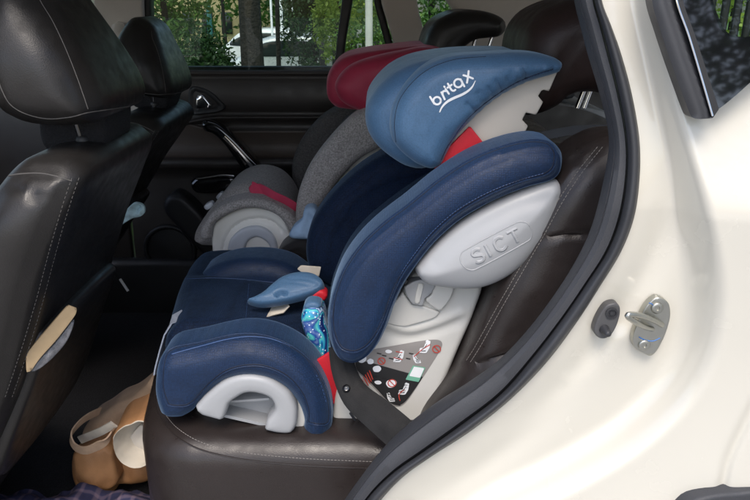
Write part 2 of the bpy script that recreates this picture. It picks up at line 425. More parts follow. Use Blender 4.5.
def mat_galaxy():
    m = bpy.data.materials.new('printed_galaxy_cloth'); m.use_nodes = True; t = m.node_tree; b = t.nodes["Principled BSDF"]; b.inputs["Roughness"].default_value = .35
    tc = t.nodes.new("ShaderNodeTexCoord"); mp = t.nodes.new("ShaderNodeMapping"); mp.inputs["Scale"].default_value = (1, 1, 1); mp.inputs["Rotation"].default_value = (0, .6, 0)
    wv = t.nodes.new("ShaderNodeTexNoise"); wv.inputs["Scale"].default_value = 11; wv.inputs["Detail"].default_value = 1.5; wv.inputs["Distortion"].default_value = 3.0
    rp = t.nodes.new("ShaderNodeValToRGB"); e = rp.color_ramp.elements
    e[0].position = .30; e[0].color = (.008, .015, .07, 1); e[1].position = .70; e[1].color = (.75, .80, .85, 1)
    for p, c in ((.42, (.01, .03, .16)), (.46, (.02, .30, .55)), (.50, (.10, .55, .50)), (.54, (.01, .05, .30)), (.60, (.45, .65, .80)), (.64, (.02, .06, .25))):
        x = e.new(p); x.color = (*c, 1)
    t.links.new(tc.outputs["Object"], mp.inputs[0]); t.links.new(mp.outputs[0], wv.inputs["Vector"]); t.links.new(wv.outputs["Fac"], rp.inputs[0])
    vo = t.nodes.new("ShaderNodeTexVoronoi"); vo.inputs["Scale"].default_value = 160
    lt = t.nodes.new("ShaderNodeMath"); lt.operation = 'LESS_THAN'; lt.inputs[1].default_value = .22
    t.links.new(tc.outputs["Object"], vo.inputs["Vector"]); t.links.new(vo.outputs["Distance"], lt.inputs[0])
    mx = t.nodes.new("ShaderNodeMix"); mx.data_type = 'RGBA'; mx.inputs[7].default_value = (.7, .78, .9, 1)
    t.links.new(lt.outputs[0], mx.inputs[0]); t.links.new(rp.outputs[0], mx.inputs[6]); t.links.new(mx.outputs[2], b.inputs["Base Color"])
    return m
M['galaxy'] = mat_galaxy()
def mat_plaid():
    m = bpy.data.materials.new('navy_checked_cloth'); m.use_nodes = True; t = m.node_tree; b = t.nodes["Principled BSDF"]; b.inputs["Roughness"].default_value = .85
    tc = t.nodes.new("ShaderNodeTexCoord"); outs = []
    for ax, sc, col in (('X', 32, None), ('Y', 32, None)):
        wv = t.nodes.new("ShaderNodeTexWave"); wv.wave_type = 'BANDS'; wv.bands_direction = ax; wv.inputs["Scale"].default_value = sc / 3.0; wv.inputs["Distortion"].default_value = .6
        t.links.new(tc.outputs["Object"], wv.inputs["Vector"])
        rp = t.nodes.new("ShaderNodeValToRGB"); e = rp.color_ramp.elements; e[0].position = .55; e[0].color = (.012, .013, .035, 1); e[1].position = .95; e[1].color = (.085, .062, .085, 1)
        x = e.new(.75); x.color = (.014, .016, .045, 1)
        t.links.new(wv.outputs["Fac"], rp.inputs[0]); outs.append(rp.outputs[0])
    mx = t.nodes.new("ShaderNodeMix"); mx.data_type = 'RGBA'; mx.blend_type = 'ADD'; mx.inputs[0].default_value = .9
    t.links.new(outs[0], mx.inputs[6]); t.links.new(outs[1], mx.inputs[7]); t.links.new(mx.outputs[2], b.inputs["Base Color"]); return m
M['plaid'] = mat_plaid()
def mat_glass(name, tint, refl_rough=.0):
    m = bpy.data.materials.new(name); m.use_nodes = True; t = m.node_tree; t.nodes.remove(t.nodes["Principled BSDF"])
    tr = t.nodes.new("ShaderNodeBsdfTransparent"); tr.inputs[0].default_value = (*tint, 1)
    gl = t.nodes.new("ShaderNodeBsdfGlossy"); gl.inputs["Roughness"].default_value = refl_rough
    fr = t.nodes.new("ShaderNodeFresnel"); fr.inputs[0].default_value = 1.28; mx = t.nodes.new("ShaderNodeMixShader")
    t.links.new(fr.outputs[0], mx.inputs[0]); t.links.new(tr.outputs[0], mx.inputs[1]); t.links.new(gl.outputs[0], mx.inputs[2])
    t.links.new(mx.outputs[0], t.nodes["Material Output"].inputs[0]); return m
M['glass'] = mat_glass('tinted_window_glass', (.78, .84, .79))
M['frit'] = mat('black_glass', (.006, .006, .007), .038, rvar=0, var=.05, spec=1.0)
def mat_leaf(name, c1, c2, trans=.35):
    m = bpy.data.materials.new(name); m.use_nodes = True; t = m.node_tree; b = t.nodes["Principled BSDF"]; b.inputs["Roughness"].default_value = .55
    ge = t.nodes.new("ShaderNodeNewGeometry"); rp = t.nodes.new("ShaderNodeValToRGB"); rp.color_ramp.elements[0].color = (*c1, 1); rp.color_ramp.elements[1].color = (*c2, 1)
    t.links.new(ge.outputs["Random Per Island"], rp.inputs[0]); t.links.new(rp.outputs[0], b.inputs["Base Color"])
    tl = t.nodes.new("ShaderNodeBsdfTranslucent"); t.links.new(rp.outputs[0], tl.inputs[0]); mx = t.nodes.new("ShaderNodeMixShader"); mx.inputs[0].default_value = trans
    t.links.new(b.outputs[0], mx.inputs[1]); t.links.new(tl.outputs[0], mx.inputs[2]); t.links.new(mx.outputs[0], t.nodes["Material Output"].inputs[0]); return m
M['leaf_dark'] = mat_leaf('dark_leaves', (.012, .036, .010), (.035, .09, .02))
M['leaf_mid'] = mat_leaf('green_leaves', (.04, .11, .02), (.13, .24, .04))
M['leaf_lime'] = mat_leaf('lime_leaves', (.15, .24, .03), (.32, .42, .07))
M['bark'] = mat('bark', (.016, .0135, .011), .9, var=.4, vscale=12, grain=('noise', 30), gstr=.9, gdist=.03)
M['grass'] = mat('lawn', (.07, .15, .025), .95, var=.4, vscale=3, grain=('noise', 40), gstr=.8, gdist=.03)
M['pavement'] = mat('pale_bounce_pavement', (.34, .33, .31), .9, var=.15, vscale=4, grain=('noise', 60), gstr=.3)  # unseen near ground, made pale to bounce light into the cabin
M['asphalt'] = mat('asphalt', (.055, .055, .056), .9, var=.2, vscale=5, grain=('noise', 80), gstr=.4)
M['render_cream'] = mat('cream_render', (.62, .50, .30), .9, var=.08)
M['concrete'] = mat('pale_concrete', (.42, .42, .40), .9, var=.12)
M['teal'] = mat('teal_paint', (.03, .16, .15), .6)
M['white_paint'] = mat('white_paint', (.75, .76, .78), .3, coat=.6)
M['silver_paint'] = mat('silver_paint', (.62, .64, .67), .3, metal=.2, coat=.6)
M['car_glass'] = mat('car_glass', (.02, .025, .03), .05, rvar=0)
M['tyre'] = mat('tyre', (.015, .015, .015), .9)
#==STRUCTURE==
# ================================================================== SETTING: ground outside
def ground():
    V = []; F = []; xs = np.concatenate([np.linspace(-90, -12, 14), np.linspace(-11, 14, 40), np.linspace(16, 90, 14)])
    ys = np.concatenate([np.linspace(-60, -4, 14), np.linspace(-3, 30, 50), np.linspace(33, 150, 16)])
    for y in ys:
        for x in xs:
            z = -.75 * sm((y - 5) / 9.0) + .04 * noise.noise(Vector((x * .3, y * .3, 0)))
            V.append((x, y, float(z) if y > 3.2 else 0.0))
    n = len(xs)
    for j in range(len(ys) - 1):
        for i in range(n - 1): F.append([j*n+i, j*n+i+1, (j+1)*n+i+1, (j+1)*n+i])
    m = MD().add(V, F); o = m.build('lawn', M['grass']); tag(o, kind='structure')
    V = [(-90, -60, .004), (90, -60, .004), (90, 3.4, .004), (-90, 3.4, .004)]
    tag(MD().add(V, [[0, 1, 2, 3]]).build('pavement', M['pavement']), kind='structure')
    V = [(-40, 14.6, -.72), (40, 14.6, -.72), (40, 24, -.72), (-40, 24, -.72)]
    tag(MD().add(V, [[0, 1, 2, 3]]).build('parking_lane', M['asphalt']), kind='structure')
ground()
fl = box((-.75, 1.58, .34), (2.4, 1.5, .03), .004).build('floor', M['carpet']); tag(fl, kind='structure')

# ================================================================== CAR BODY
def T_in(Z): return .22 * np.clip(Z - 1.16, 0, None) ** 1.15     # the side leans in above the waistline
def onBody(p, Y0, h=0.0):
    p = np.atleast_2d(np.asarray(p, float)); Y = np.full(len(p), Y0) - h; d = ray(p)
    for _ in range(6):
        t = Y / d[:, 1]; Z = CAM[2] + d[:, 2] * t; Y = Y0 + T_in(Z) - h
    return CAM[None] + d * (Y / d[:, 1])[:, None]
def panel(outline, Y0, hfn, s=4.0, thick=.012, closed_pts=False):
    L = np.asarray(outline, float) if closed_pts else spline(outline, True); L = resample(L, s=s, closed=True)
    if area(L) < 0: L = L[::-1]
    lo, hi = L.min(0), L.max(0)
    G = np.array([(x + (s/2 if k % 2 else 0), y) for k, y in enumerate(np.arange(lo[1], hi[1], s*.87)) for x in np.arange(lo[0], hi[0], s)])
    G = G[inside(G, L)]; G = G[seg_dist(G, L, True) > s*.5]; A = np.vstack([L, G])
    res = delaunay_2d_cdt([Vector(p) for p in A], [(i, (i+1) % len(L)) for i in range(len(L))], [], 1, 1e-6)
    px = np.array([(p[0], p[1]) for p in res[0]]); P = onBody(px, Y0, hfn(px)); N = len(P); F = []; cnt = {}
    for f in res[2]:
        f = list(f)
        if area(px[f]) > 0: f = f[::-1]
        F.append(f)
        for i in range(len(f)): cnt[(f[i], f[(i+1) % len(f)])] = 1
    B = P + np.array([0, thick, 0]); faces = list(F) + [[i+N for i in f[::-1]] for f in F]
    for (i, j) in cnt:
        if (j, i) not in cnt: faces.append([j, i, i+N, j+N])
    return MD().add(np.vstack([P, B]), faces)

car = thing('car', 'cream white car with its near rear door open, black rubber seal round the opening', 'car', (.35, .82, 0))
SEAL_OUT = [(596, -60), (602, 0), (611, 25), (620, 50), (631, 90), (639, 135), (640, 172), (635, 214), (622, 250), (601, 285), (577, 322), (547, 362), (511, 399), (471, 431), (431, 457), (402, 478), (378, 504), (350, 545), (330, 590)]
SEAL_IN = [(588, -60), (594, 0), (601, 25), (608, 52), (618, 92), (626, 135), (627, 172), (621, 214), (608, 250), (587, 283), (563, 318), (534, 356), (502, 393), (465, 422), (423, 452), (393, 473), (368, 498), (341, 540), (321, 585)]
TRIM_IN = [(567, -60), (574, 0), (580, 25), (587, 52), (599, 92), (608, 130), (608, 155), (598, 204), (587, 238), (566, 277), (534, 322), (501, 358), (470, 381), (437, 402), (407, 425), (387, 444), (366, 470), (340, 508), (318, 560)]
TRIM_MID = [(a[0]*.68+b[0]*.32, a[1]*.68+b[1]*.32) for a, b in zip(TRIM_IN, SEAL_IN)]
RIDGE = [(632, -60), (637, 0), (648, 50), (662, 110), (676, 170), (685, 220), (690, 265), (690, 310), (682, 350), (661, 386), (622, 422), (580, 449), (538, 471), (495, 492), (440, 528), (390, 580)]
sc_out = spline(SEAL_OUT); rg = spline(RIDGE)
outer_poly = np.vstack([rg, [(390, 700), (1000, 700), (1000, -60)]])
crease = spline([(768, 380), (752, 410), (738, 438), (728, 462), (722, 490), (716, 530)])
dimple = np.array([[565, 379]])
def body_h(px):
    d = seg_dist(px, rg); sd = np.where(inside(px, outer_poly), d, -d)
    wd = 22 + 18 * sm((px[:, 1] - 100) / 220)
    h = (.026 + .018 * sm((px[:, 1] - 60) / 160)) * sm((sd + wd * .35) / wd / 1.35)
    h += .035 * sm(sd / 190) * sm((px[:, 1] - 80) / 160)
    # rolled inner shoulder between seal flange and the outer skin
    ds = seg_dist(px, sc_out); h += -.010 * np.exp(-((ds - 30) / 16) ** 2) * sm((px[:, 1] - 150) / 100) * sm((8 - sd) / 18)
    h -= .005 * np.exp(-(seg_dist(px, crease) / 5.0) ** 2)
    h += .0010 * np.exp(-(((px - dimple[0]) ** 2).sum(1)) / 40.0)
    # channel pressed into the lower jamb
    ch = seg_dist(px, spline([(420, 500), (480, 455), (540, 415), (590, 370), (615, 340)])); h += .004 * np.exp(-(ch / 12) ** 2)
    return h
bl = np.vstack([sc_out, [(330, 640), (760, 640), (768, 560), (830, 470), (960, 400), (1000, -60), (860, -60), (800, 28), (757, 46), (732, 46), (720, 38), (713, 24), (705, 0), (698, -60)]])
panel(bl, .822, body_h, s=2.8, closed_pts=True).build('quarter_panel', M['paint'], car, sharp=60)
# rubber seal: bulb and lip, then the grained inner trim
def C(pts, Y): return onBody(resample(spline(pts), n=150), Y)
m = loft([C(SEAL_OUT, .826), C([((a[0]*.9+b[0]*.1), (a[1]*.9+b[1]*.1)) for a, b in zip(SEAL_OUT, SEAL_IN)], .806),
          C([((a[0]*.65+b[0]*.35), (a[1]*.65+b[1]*.35)) for a, b in zip(SEAL_OUT, SEAL_IN)], .799),
          C([((a[0]*.35+b[0]*.65), (a[1]*.35+b[1]*.65)) for a, b in zip(SEAL_OUT, SEAL_IN)], .802),
          C([((a[0]*.1+b[0]*.9), (a[1]*.1+b[1]*.9)) for a, b in zip(SEAL_OUT, SEAL_IN)], .813), C(SEAL_IN, .830)], 150)
m.build('door_seal', M['rubber'], car, sharp=0)
mix = lambda A, B, t: [((a[0]*(1-t)+b[0]*t), (a[1]*(1-t)+b[1]*t)) for a, b in zip(A, B)]
m = loft([C(SEAL_IN, .834), C(mix(SEAL_IN, TRIM_MID, .12), .822), C(mix(SEAL_IN, TRIM_MID, .6), .824), C(mix(SEAL_IN, TRIM_MID, .92), .830), C(TRIM_MID, .838), C(mix(TRIM_MID, TRIM_IN, .1), .838),
          C(mix(TRIM_MID, TRIM_IN, .5), .850), C(mix(TRIM_MID, TRIM_IN, .9), .872), C(TRIM_IN, .890), onBody(resample(spline(TRIM_IN), n=150), .890) + np.array([.05, .05, -.045])], 150)
m.build('inner_trim', M['trim_grey'], car, sharp=40)

# side window: rubber channel, black glass border, clear glass
GB = .762
pp = lambda o, Y, th: panel(o, Y, lambda px: np.zeros(len(px)), s=4.0, thick=th)
ws = [(650, -60, 1), (652, 0), (661, 32), (672, 65), (681, 90), (688, 109), (692, 117), (699, 119), (713, 118, 1), (702, 78), (689, 35), (677, 0), (668, -60, 1)]
wl = spline([(650, -60), (652, 0), (661, 32), (672, 65), (681, 90), (690, 116)])
def ws_h(px):
    d = seg_dist(px, wl); return .006 * np.sin(np.clip(d / 22, 0, 1) * pi) + .003 * np.exp(-((d - 19) / 2.5) ** 2)
wt = panel(ws, .764, ws_h, s=2.5, thick=.02).build('window_channel', M['rubber'], car, sharp=40)
panel([(668, -60, 1), (677, 0), (689, 35), (702, 78), (713, 118, 1), (719, 109, 1), (707, 72), (695, 35), (683, 0), (674, -60, 1)], .757, lambda px: .002 + 0 * px[:, 0], s=2.5, thick=.012).build('chrome_edge', M['black_plastic'], wt, sharp=30)
tube(onBody(resample(spline([(668, -60), (676.5, 0), (688.5, 35), (701.5, 78), (712.5, 116)]), n=50), .754), .0011, 6).build('bright_line', M['chrome'], wt)
gw = panel([(674, -60, 1), (683, 0), (695, 35), (707, 72), (719, 109, 1), (735, 96), (752, 81), (800, 42), (860, -10), (900, -60, 1), (850, -60, 1), (790, 22), (752, 36), (735, 36), (725, 30), (719, 18), (713, 0), (706, -60, 1)], GB, lambda px: 0 * px[:, 0], s=5, thick=.004).build('quarter_window', M['frit'], car)
# the clear middle of the pane is its own piece, seated just proud of the black border
panel([(706, -60, 1), (713, 0), (719, 18), (725, 30), (735, 36), (752, 36), (790, 22), (850, -60, 1)], GB - .0035, lambda px: 0 * px[:, 0], s=5, thick=.0015).build('clear_pane', M['glass'], gw)

# striker plate with loop, door switch, wheel arch lip
Yj = .812
sp = puff([(655, 297), (662, 298), (668, 303), (669.5, 314), (667, 326), (663, 337), (656, 350), (650, 355), (644, 353), (635, 348), (632, 341), (634, 330), (640, 316), (646, 305)], Y=Yj, a=.002, b=.008, r=.0012, s=.0025)
st = sp.build('striker_plate', M['zinc'], car)
lp = []
for (x, y, o) in [(652, 329, 0), (645, 327, -.012), (637, 323, -.026), (630, 318.5, -.034), (627.5, 316, -.036), (629, 314.5, -.035), (637, 315, -.028), (648, 318, -.016), (657, 322, -.006), (662, 325, 0)]: lp.append(onY([(x, y)], Yj - .004 + o)[0])
tube(resample(curve3(lp), s=.002), .0036, 10).build('loop', M['zinc'], st)
for (x, y) in ((657, 308), (644, 345)):
    c = onY([(x, y)], Yj - .0035)[0]
    bo = lathe([(.0075, 0), (.0075, .0015), (.0062, .0026), (.0030, .0022), (.0026, .0006), (.0001, .0004)], c, (0, -1, 0), 20).build('bolt', M['zinc'], st)
tube(onY(resample(spline([(649, 303), (652, 304), (655, 308), (660, 306), (663, 309)]), n=16), Yj - .0032), .0007, 5).build('paint_mark', M['ink_blue'], st)
tube(onY(resample(spline([(639, 337), (645, 340), (653, 341), (660, 338)]), n=16), Yj - .0032), .0008, 5).build('paint_mark', M['ink_blue'], st)
sw = puff([(615, 302), (619, 306), (619, 314), (616, 324), (611, 333), (604, 337.5), (597, 336), (593, 330), (595, 321), (600, 311), (606, 304)], Y=Yj + .004, a=.002, b=.008, r=.0025, s=.0022).build('door_switch', M['switch_grey'], car)
c = onY([(611.5, 313)], Yj - .0005)[0]
lathe([(.0078, 0), (.0078, .0018), (.0055, .0022), (.0050, .0005), (.0030, .0005), (.0026, .0020), (.0001, .0020)], c, (0, -1, 0), 22).build('socket', M['rubber'], sw)
c = onY([(604, 329)], Yj - .0005)[0]
lathe([(.0064, 0), (.0058, .004), (.0046, .009), (.0042, .013), (.0030, .0145), (.0001, .015)], c, unit((.15, -1, -.1)), 18).build('plunger', M['rubber'], sw)
puff([(676, 512, 1), (688, 501), (704, 495.5), (722, 492.5), (745, 490.5), (785, 484), (850, 460, 1), (900, 560, 1), (676, 560, 1)], Y=.745, a=.0, b=.03, r=.005, s=.008).build('wheel_arch_lip', M['trim_grey'], car)

# roof, far pillars and rear side lining
rf = MD(); V = []; F = []; n = 24
def roof_sheet(z0, flip):
    V = []; F = []; X = np.linspace(-1.5, 1.65, 22); Yv = np.linspace(.93, 2.24, 14)
    for x in X:
        for y in Yv: V.append((x, y, z0 + .05 * (1 - ((y - 1.58) / .66) ** 2) - .05 * abs((x - .1) / 1.5) ** 3))
    for i in range(21):
        for j in range(13): f = [i*14+j, (i+1)*14+j, (i+1)*14+j+1, i*14+j+1]; F.append(f[::-1] if flip else f)
    return MD().add(V, F)
roof_sheet(1.62, False).build('roof', M['paint'], car)
roof_sheet(1.575, True).build('headliner', M['liner'], car)
box((.05, .945, 1.555), (3.0, .03, .11), .012).build('roof_rail', M['paint'], car)
box((.05, 2.245, 1.565), (3.0, .05, .09), .012).build('roof_rail', M['liner'], car)
YF = 2.28
def far(out, mt, name, Y=YF, b=.05, r=.008, parent=None): return puff(out, Y=Y, a=0, b=b, r=r, s=.02).build(name, mt, parent or car)
bp = far([(88, -60, 1), (96, 20), (104, 80), (108, 130, 1), (150, 130, 1), (146, 60), (143, 0), (142, -60, 1)], M['liner'], 'door_pillar', b=.08)
far([(112, 24), (115, 22), (122, 22), (126, 27), (126, 40), (124, 51), (118, 54), (113, 48), (111, 36)], M['liner'], 'belt_guide', Y=2.255, b=.02, r=.012, parent=bp)
far([(121, 53), (125, 51), (126, 54), (122, 57)], M['chrome'], 'belt_tongue', Y=2.24, b=.005, r=.004, parent=bp)
far([(143, -60, 1), (144, 0), (148, 75, 1), (154, 75, 1), (151, 0), (150, -60, 1)], M['black_plastic'], 'window_post', Y=2.30, b=.03)
far([(358, -60, 1), (352.5, 0), (346, 40), (342, 80, 1), (333, 80, 1), (337, 40), (342, 0), (347, -60, 1)], M['black_plastic'], 'window_post', Y=2.30, b=.04)
far([(372, -60, 1), (374, 0), (380, 25), (386, 48), (392, 78, 1), (400, 78, 1), (393, 45), (385, 15), (381, 0), (378, -60, 1)], M['black_plastic'], 'window_post', Y=2.31, b=.03)
far([(378, -60, 1), (381, 0), (386, 18), (394, 45), (400, 80, 1), (436, 80, 1), (428, 45), (421, 20), (417, 0), (414, -60, 1)], M['liner'], 'rear_pillar', b=.05)
far([(438, -60, 1), (444, -5), (452, 8), (456, 22), (448, 40), (432, 50), (426, 80, 1), (690, 80, 1), (690, -60, 1)], M['liner'], 'tail_pillar', Y=2.24, b=.05, r=.02)
box((1.0, 2.30, .80), (1.7, .06, .74), .01).build('luggage_side', M['door_plastic'], car)
box((1.62, 1.6, .78), (.05, 1.4, .72), .01).build('tailgate_lining', M['door_plastic'], car)
box((.95, 1.6, .45), (1.3, 1.4, .04), .005).build('luggage_floor', M['carpet'], car)

# ================================================================== FAR REAR DOOR
def zrow(y, Y): return float(onY([(375, y)], Y)[0][2])
rows = [(69.5, 2.335), (70, 2.318), (72, 2.308), (74.5, 2.309), (76, 2.316), (79, 2.312), (90, 2.300), (104, 2.300), (111, 2.310), (114.5, 2.318), (116, 2.306), (117, 2.299), (118.5, 2.300), (120, 2.312), (124, 2.320), (129.5, 2.318), (131, 2.311), (133, 2.312), (143, 2.325), (155, 2.315), (157.5, 2.305), (159, 2.290), (161, 2.280), (166, 2.280), (169, 2.290), (171, 2.325), (180, 2.330), (205, 2.322), (240, 2.310), (300, 2.30), (360, 2.31), (410, 2.31)]
X = np.linspace(-.84, .55, 90); cs = []
for (y, Y) in rows:
    z = zrow(y, Y); dz = 0
    k = sm((-.50 - X) / .22)                       # the ridges sweep together towards the latch end
    zz = z + np.zeros_like(X) + (.030 * k if 112 < y < 122 else (-.045 * k if 128 < y < 134 else 0)) * -1
    cs.append(np.stack([X, np.full_like(X, Y) + .012 * sm((X - .1) / .4), zz], 1))
dmd = loft(cs, 90)
for i_, f_ in enumerate(dmd.f):
    r_ = i_ // 89
    if 16 <= r_ <= 19: dmd.m[i_] = 1
door = dmd.build('door', [M['door_plastic'], M['door_insert']], car, sharp=0); tag(door, 'closed far rear door with black lining and tinted window')
box((-.145, 2.345, .78), (1.38, .03, .84), .004).build('door_skin', M['black_plastic'], door)
hb = puff([(190, 88), (203, 88), (213, 93), (220, 100), (226, 107), (219, 112), (205, 114), (190, 113)], Y=2.300, a=0, b=.01, r=.006, s=.008, fn=rim(.02, .008, .008)).build('handle_cup', M['black_plastic'], door)
hd = puff([(197, 97), (199, 94.5), (203, 95), (207, 99), (211.5, 105.5), (210, 108), (203, 108.5), (196.5, 108)], Y=2.280, a=.003, b=.01, r=.005, s=.005).build('inner_handle', M['chrome'], door)
gb = puff([(203, 121), (214, 122), (224, 128), (238, 141), (252, 156), (266, 171), (268, 178), (252, 177), (240, 165), (226, 146), (214, 134), (204, 130)], Y=2.262, a=.0, b=.03, r=.012, s=.008).build('grab_bar', M['gloss_black'], door)
strap(onY(resample(spline([(224, 137), (232, 145), (243, 157), (254, 169)]), n=20), 2.2505), (.7, 0, .7), .011, .004).build('bright_strip', M['chrome'], door)
strap(onY(resample(spline([(196, 178.5), (208, 177), (222, 175), (234, 176)]), n=16), 2.275), (0, .2, 1), .006, .004).build('switch_trim', M['chrome'], door)
puff([(192, 180), (210, 177), (236, 177), (240, 184), (222, 192), (196, 192)], Y=2.288, a=.0, b=.03, r=.01, s=.01).build('switch_pod', M['gloss_black'], door)
puff([(165, 200), (176, 192), (190, 200), (210, 222), (222, 250), (214, 262), (196, 246), (178, 226), (166, 212)], Y=2.27, a=.0, b=.05, r=.02, s=.012).build('pocket_rim', M['black_plastic'], door)
def ring(c, r0, rr, Y, n=40): 
    p = onY([c], Y)[0]; return tube([p + np.array([r0*cos(t), -.004*0, r0*sin(t)]) for t in np.linspace(0, 2*pi, n, endpoint=False)], rr, 8, True)
spk = ring((170, 250), .085, .008, 2.30).build('speaker_ring', M['black_plastic'], door)
lathe([(.080, 0), (.078, .004), (.05, .008), (.0001, .012)], onY([(170, 250)], 2.306)[0], (0, -1, 0), 32).build('speaker_grille', M['black_plastic'], door)
wp = onY([(140, -60), (347, -60), (337, 73), (140, 73)], 2.318); wp2 = wp + np.array([0, .004, 0])
MD().add(np.vstack([wp, wp2]), [[3, 2, 1, 0], [4, 5, 6, 7], [0, 1, 5, 4], [1, 2, 6, 5], [2, 3, 7, 6], [3, 0, 4, 7]]).build('door_window', M['glass'], door, smooth=False)
for pts in ([(350, -60), (374, -60), (388, 75), (342, 75)], [(414, -60), (440, -60), (456, 20), (440, 75), (428, 75)], [(-20, -60), (90, -60), (106, 75), (-20, 75)]):
    k = len(pts); wp = onY(pts, 2.325); m = MD().add(np.vstack([wp, wp + np.array([0, .004, 0])]), [list(range(k))[::-1], [i+k for i in range(k)]] + [[i, (i+1) % k, (i+1) % k+k, i+k] for i in range(k)])
    m.build('fixed_window', M['glass'], car, smooth=False)
box((-1.25, 2.335, .80), (.80, .05, .80), .01).build('front_door_lining', M['door_plastic'], car)

# near front door, door pillar and dashboard, just outside the frame: they shade the footwell
box((-1.34, .86, .74), (1.12, .07, .78), .02).build('front_door', M['paint'], car)
box((-.72, .90, 1.0), (.12, .06, 1.12), .02).build('door_pillar', M['black_plastic'], car)
box((-1.62, 1.58, .74), (.30, 1.36, .72), .06).build('dashboard', M['door_plastic'], car)
box((-.05, .90, .30), (1.5, .12, .16), .03).build('door_sill', M['black_plastic'], car)
box((-.35, 2.30, .38), (2.8, .06, .34), .02).build('door_sill', M['black_plastic'], car)
# ================================================================== REAR BENCH
bench = thing('rear_bench', 'brown black leather rear bench seat with stitched seams under the two child seats', 'rear seat', (-.1, 1.6, .38))
ZB = .69
bo = [(-.31, 1.003), (-.36, 1.016), (-.405, 1.05), (-.432, 1.11), (-.450, 1.20), (-.475, 1.35), (-.508, 1.62), (-.52, 1.9), (-.51, 2.15), (-.45, 2.24), (-.3, 2.26), (.28, 2.26, 1), (.28, 1.0, 1)]
def bench_fn(P, px, d, V2):
    h = np.zeros(len(P)); y = P[:, 1]; x = P[:, 0]
    h -= .006 * np.exp(-((y - 1.60) / .006) ** 2); h += .010 * np.exp(-((y - 1.62) / .10) ** 2)
    h -= .004 * np.exp(-((d - .045) / .0035) ** 2)
    h -= .0035 * np.exp(-((x + .30 - .1*(y-1.02)) / .003) ** 2) * (y < 1.1)
    return h + .0025 * np.array([noise.noise(Vector((p[0]*9, p[1]*9, 3))) for p in P])
bc = puff(bo, P0=(0, 0, ZB - .05), n=(0, 0, 1), a=0, b=.28, r=.05, rb=.05, dome=.0, s=.011, world=True, fn=bench_fn)
bb = bc.bvh()
bc.join(stitch(bb, [(158, 392), (163, 410), (176, 427), (198, 441), (228, 450), (262, 455), (310, 459), (380, 462)], .004, .0028, .0006))
bc.join(seam_cord(bb, [(154, 392), (158, 412), (172, 433), (196, 448), (228, 457), (262, 462), (310, 466), (380, 469)], .0018, -.0004, 0))
bc.build('seat_cushion', [M['leather_brown'], M['thread_light']], bench)
# backrest: a raked slab across the car, its near bolster faces the open door
prof = [(420, 430), (455, 372), (478, 318), (503, 262), (530, 208), (551, 174), (568, 156), (586, 144), (608, 135), (640, 138), (670, 175), (640, 260), (560, 420), (470, 470)]
def br_fn(P, px, d, V2):
    h = grooves(([(600, 147), (580, 172), (560, 202), (541, 236), (520, 272), (497, 312), (477, 348), (468, 362)], .006, 3.0), ([(541, 241), (556, 238), (590, 234), (630, 230)], .006, 2.2), ([(447, 367), (470, 366), (500, 359), (540, 350)], .008, 3.0))(P, px, d, V2)
    return h + .004 * np.array([noise.noise(Vector((p[0]*16, p[2]*16, 7))) for p in P]) * sm(d / .02)
pw = onY(spline(prof, True), 1.06)[:, [0, 2]]; pw[:, 1] -= .09 * sm((pw[:, 1] - .9) / .3); pw[:, 0] -= .0
puff(pw[::3], P0=(0, 1.20, 0), n=(0, -1, 0), a=.05, b=1.0, r=.03, s=.02, world=True).build('backrest', M['leather_brown'], bench)
brm = puff(prof, Y=1.06, a=.0, b=.07, r=.05, rb=.03, dome=.012, D=.10, s=.007, fn=br_fn)
bvb = brm.bvh()
for off in (-2.6, 2.6):
    brm.join(stitch(bvb, [(600+off, 147), (580+off, 172), (560+off, 202), (541+off, 236), (520+off, 272), (497+off, 312), (477+off, 348), (468+off, 362)], .004, .0028, .0006))
brm.build('backrest', [M['leather_brown'], M['thread_light']], bench)
puff([(420, 420), (440, 378), (470, 372), (505, 366), (560, 380), (560, 470), (420, 480)], Y=1.10, a=0, b=.03, r=.008, s=.012).build('side_cover', M['black_plastic'], bench)
def posts(pairs, Y, parent, r=.0048):
    for (p, q) in pairs:
        P = onY([p, q], Y); tube(resample(P, n=4), r, 12).build('post', M['chrome'], parent)
# near headrest
h1 = puff([(512, 108), (516, 70), (519, 44), (525, 27), (538, 12), (558, 2), (580, -3), (605, 2), (622, 20), (628, 60), (620, 96), (590, 90), (566, 92), (552, 104), (530, 112)], Y=1.26, a=.02, b=.16, r=.045, dome=.02, D=.1, s=.011,
          fn=both(grooves(([(597, 22), (575, 45), (560, 70), (550, 100)], .004, 3)), lambda P, px, d, V2: .003*np.array([noise.noise(Vector((p[0]*14, p[2]*14, 2))) for p in P])), lump=.002).build('headrest', M['leather_maroon'], bench)
posts([((595, 62), (577, 108)), ((600, 66), (584, 108))], 1.30, h1)
# middle / far headrest, seen over the red shell
h2 = puff([(420, 66), (423, 45), (428, 30), (437, 19), (455, 11), (472, 9.5), (488, 12), (500, 17), (505, 23), (504, 31), (498, 36), (488, 37.5), (476, 39), (467, 44), (459, 52), (452, 60), (446, 68)], Y=1.93, a=.01, b=.20, r=.035, dome=.015, D=.08, s=.012, lump=.002).build('headrest', M['leather'], bench)
posts([((476, 36), (470, 60)), ((493, 34), (485, 60))], 1.95, h2)
puff([(540, 100.5, 1), (560, 102.5), (580, 105.5), (596, 109), (612, 114, 1), (612, 122, 1), (596, 114.5), (578, 108.5), (558, 105), (540, 103.5, 1)], Y=1.31, a=0, b=.3, r=.002, s=.008).build('shelf_edge', M['shell_grey'], bench)
putf = puff([(538, 90, 1), (556, 91), (572, 90), (574, 97), (560, 99.5), (540, 99, 1)], Y=1.36, a=0, b=.05, r=.006, s=.008).build('headrest_guide', M['trim_grey'], bench)

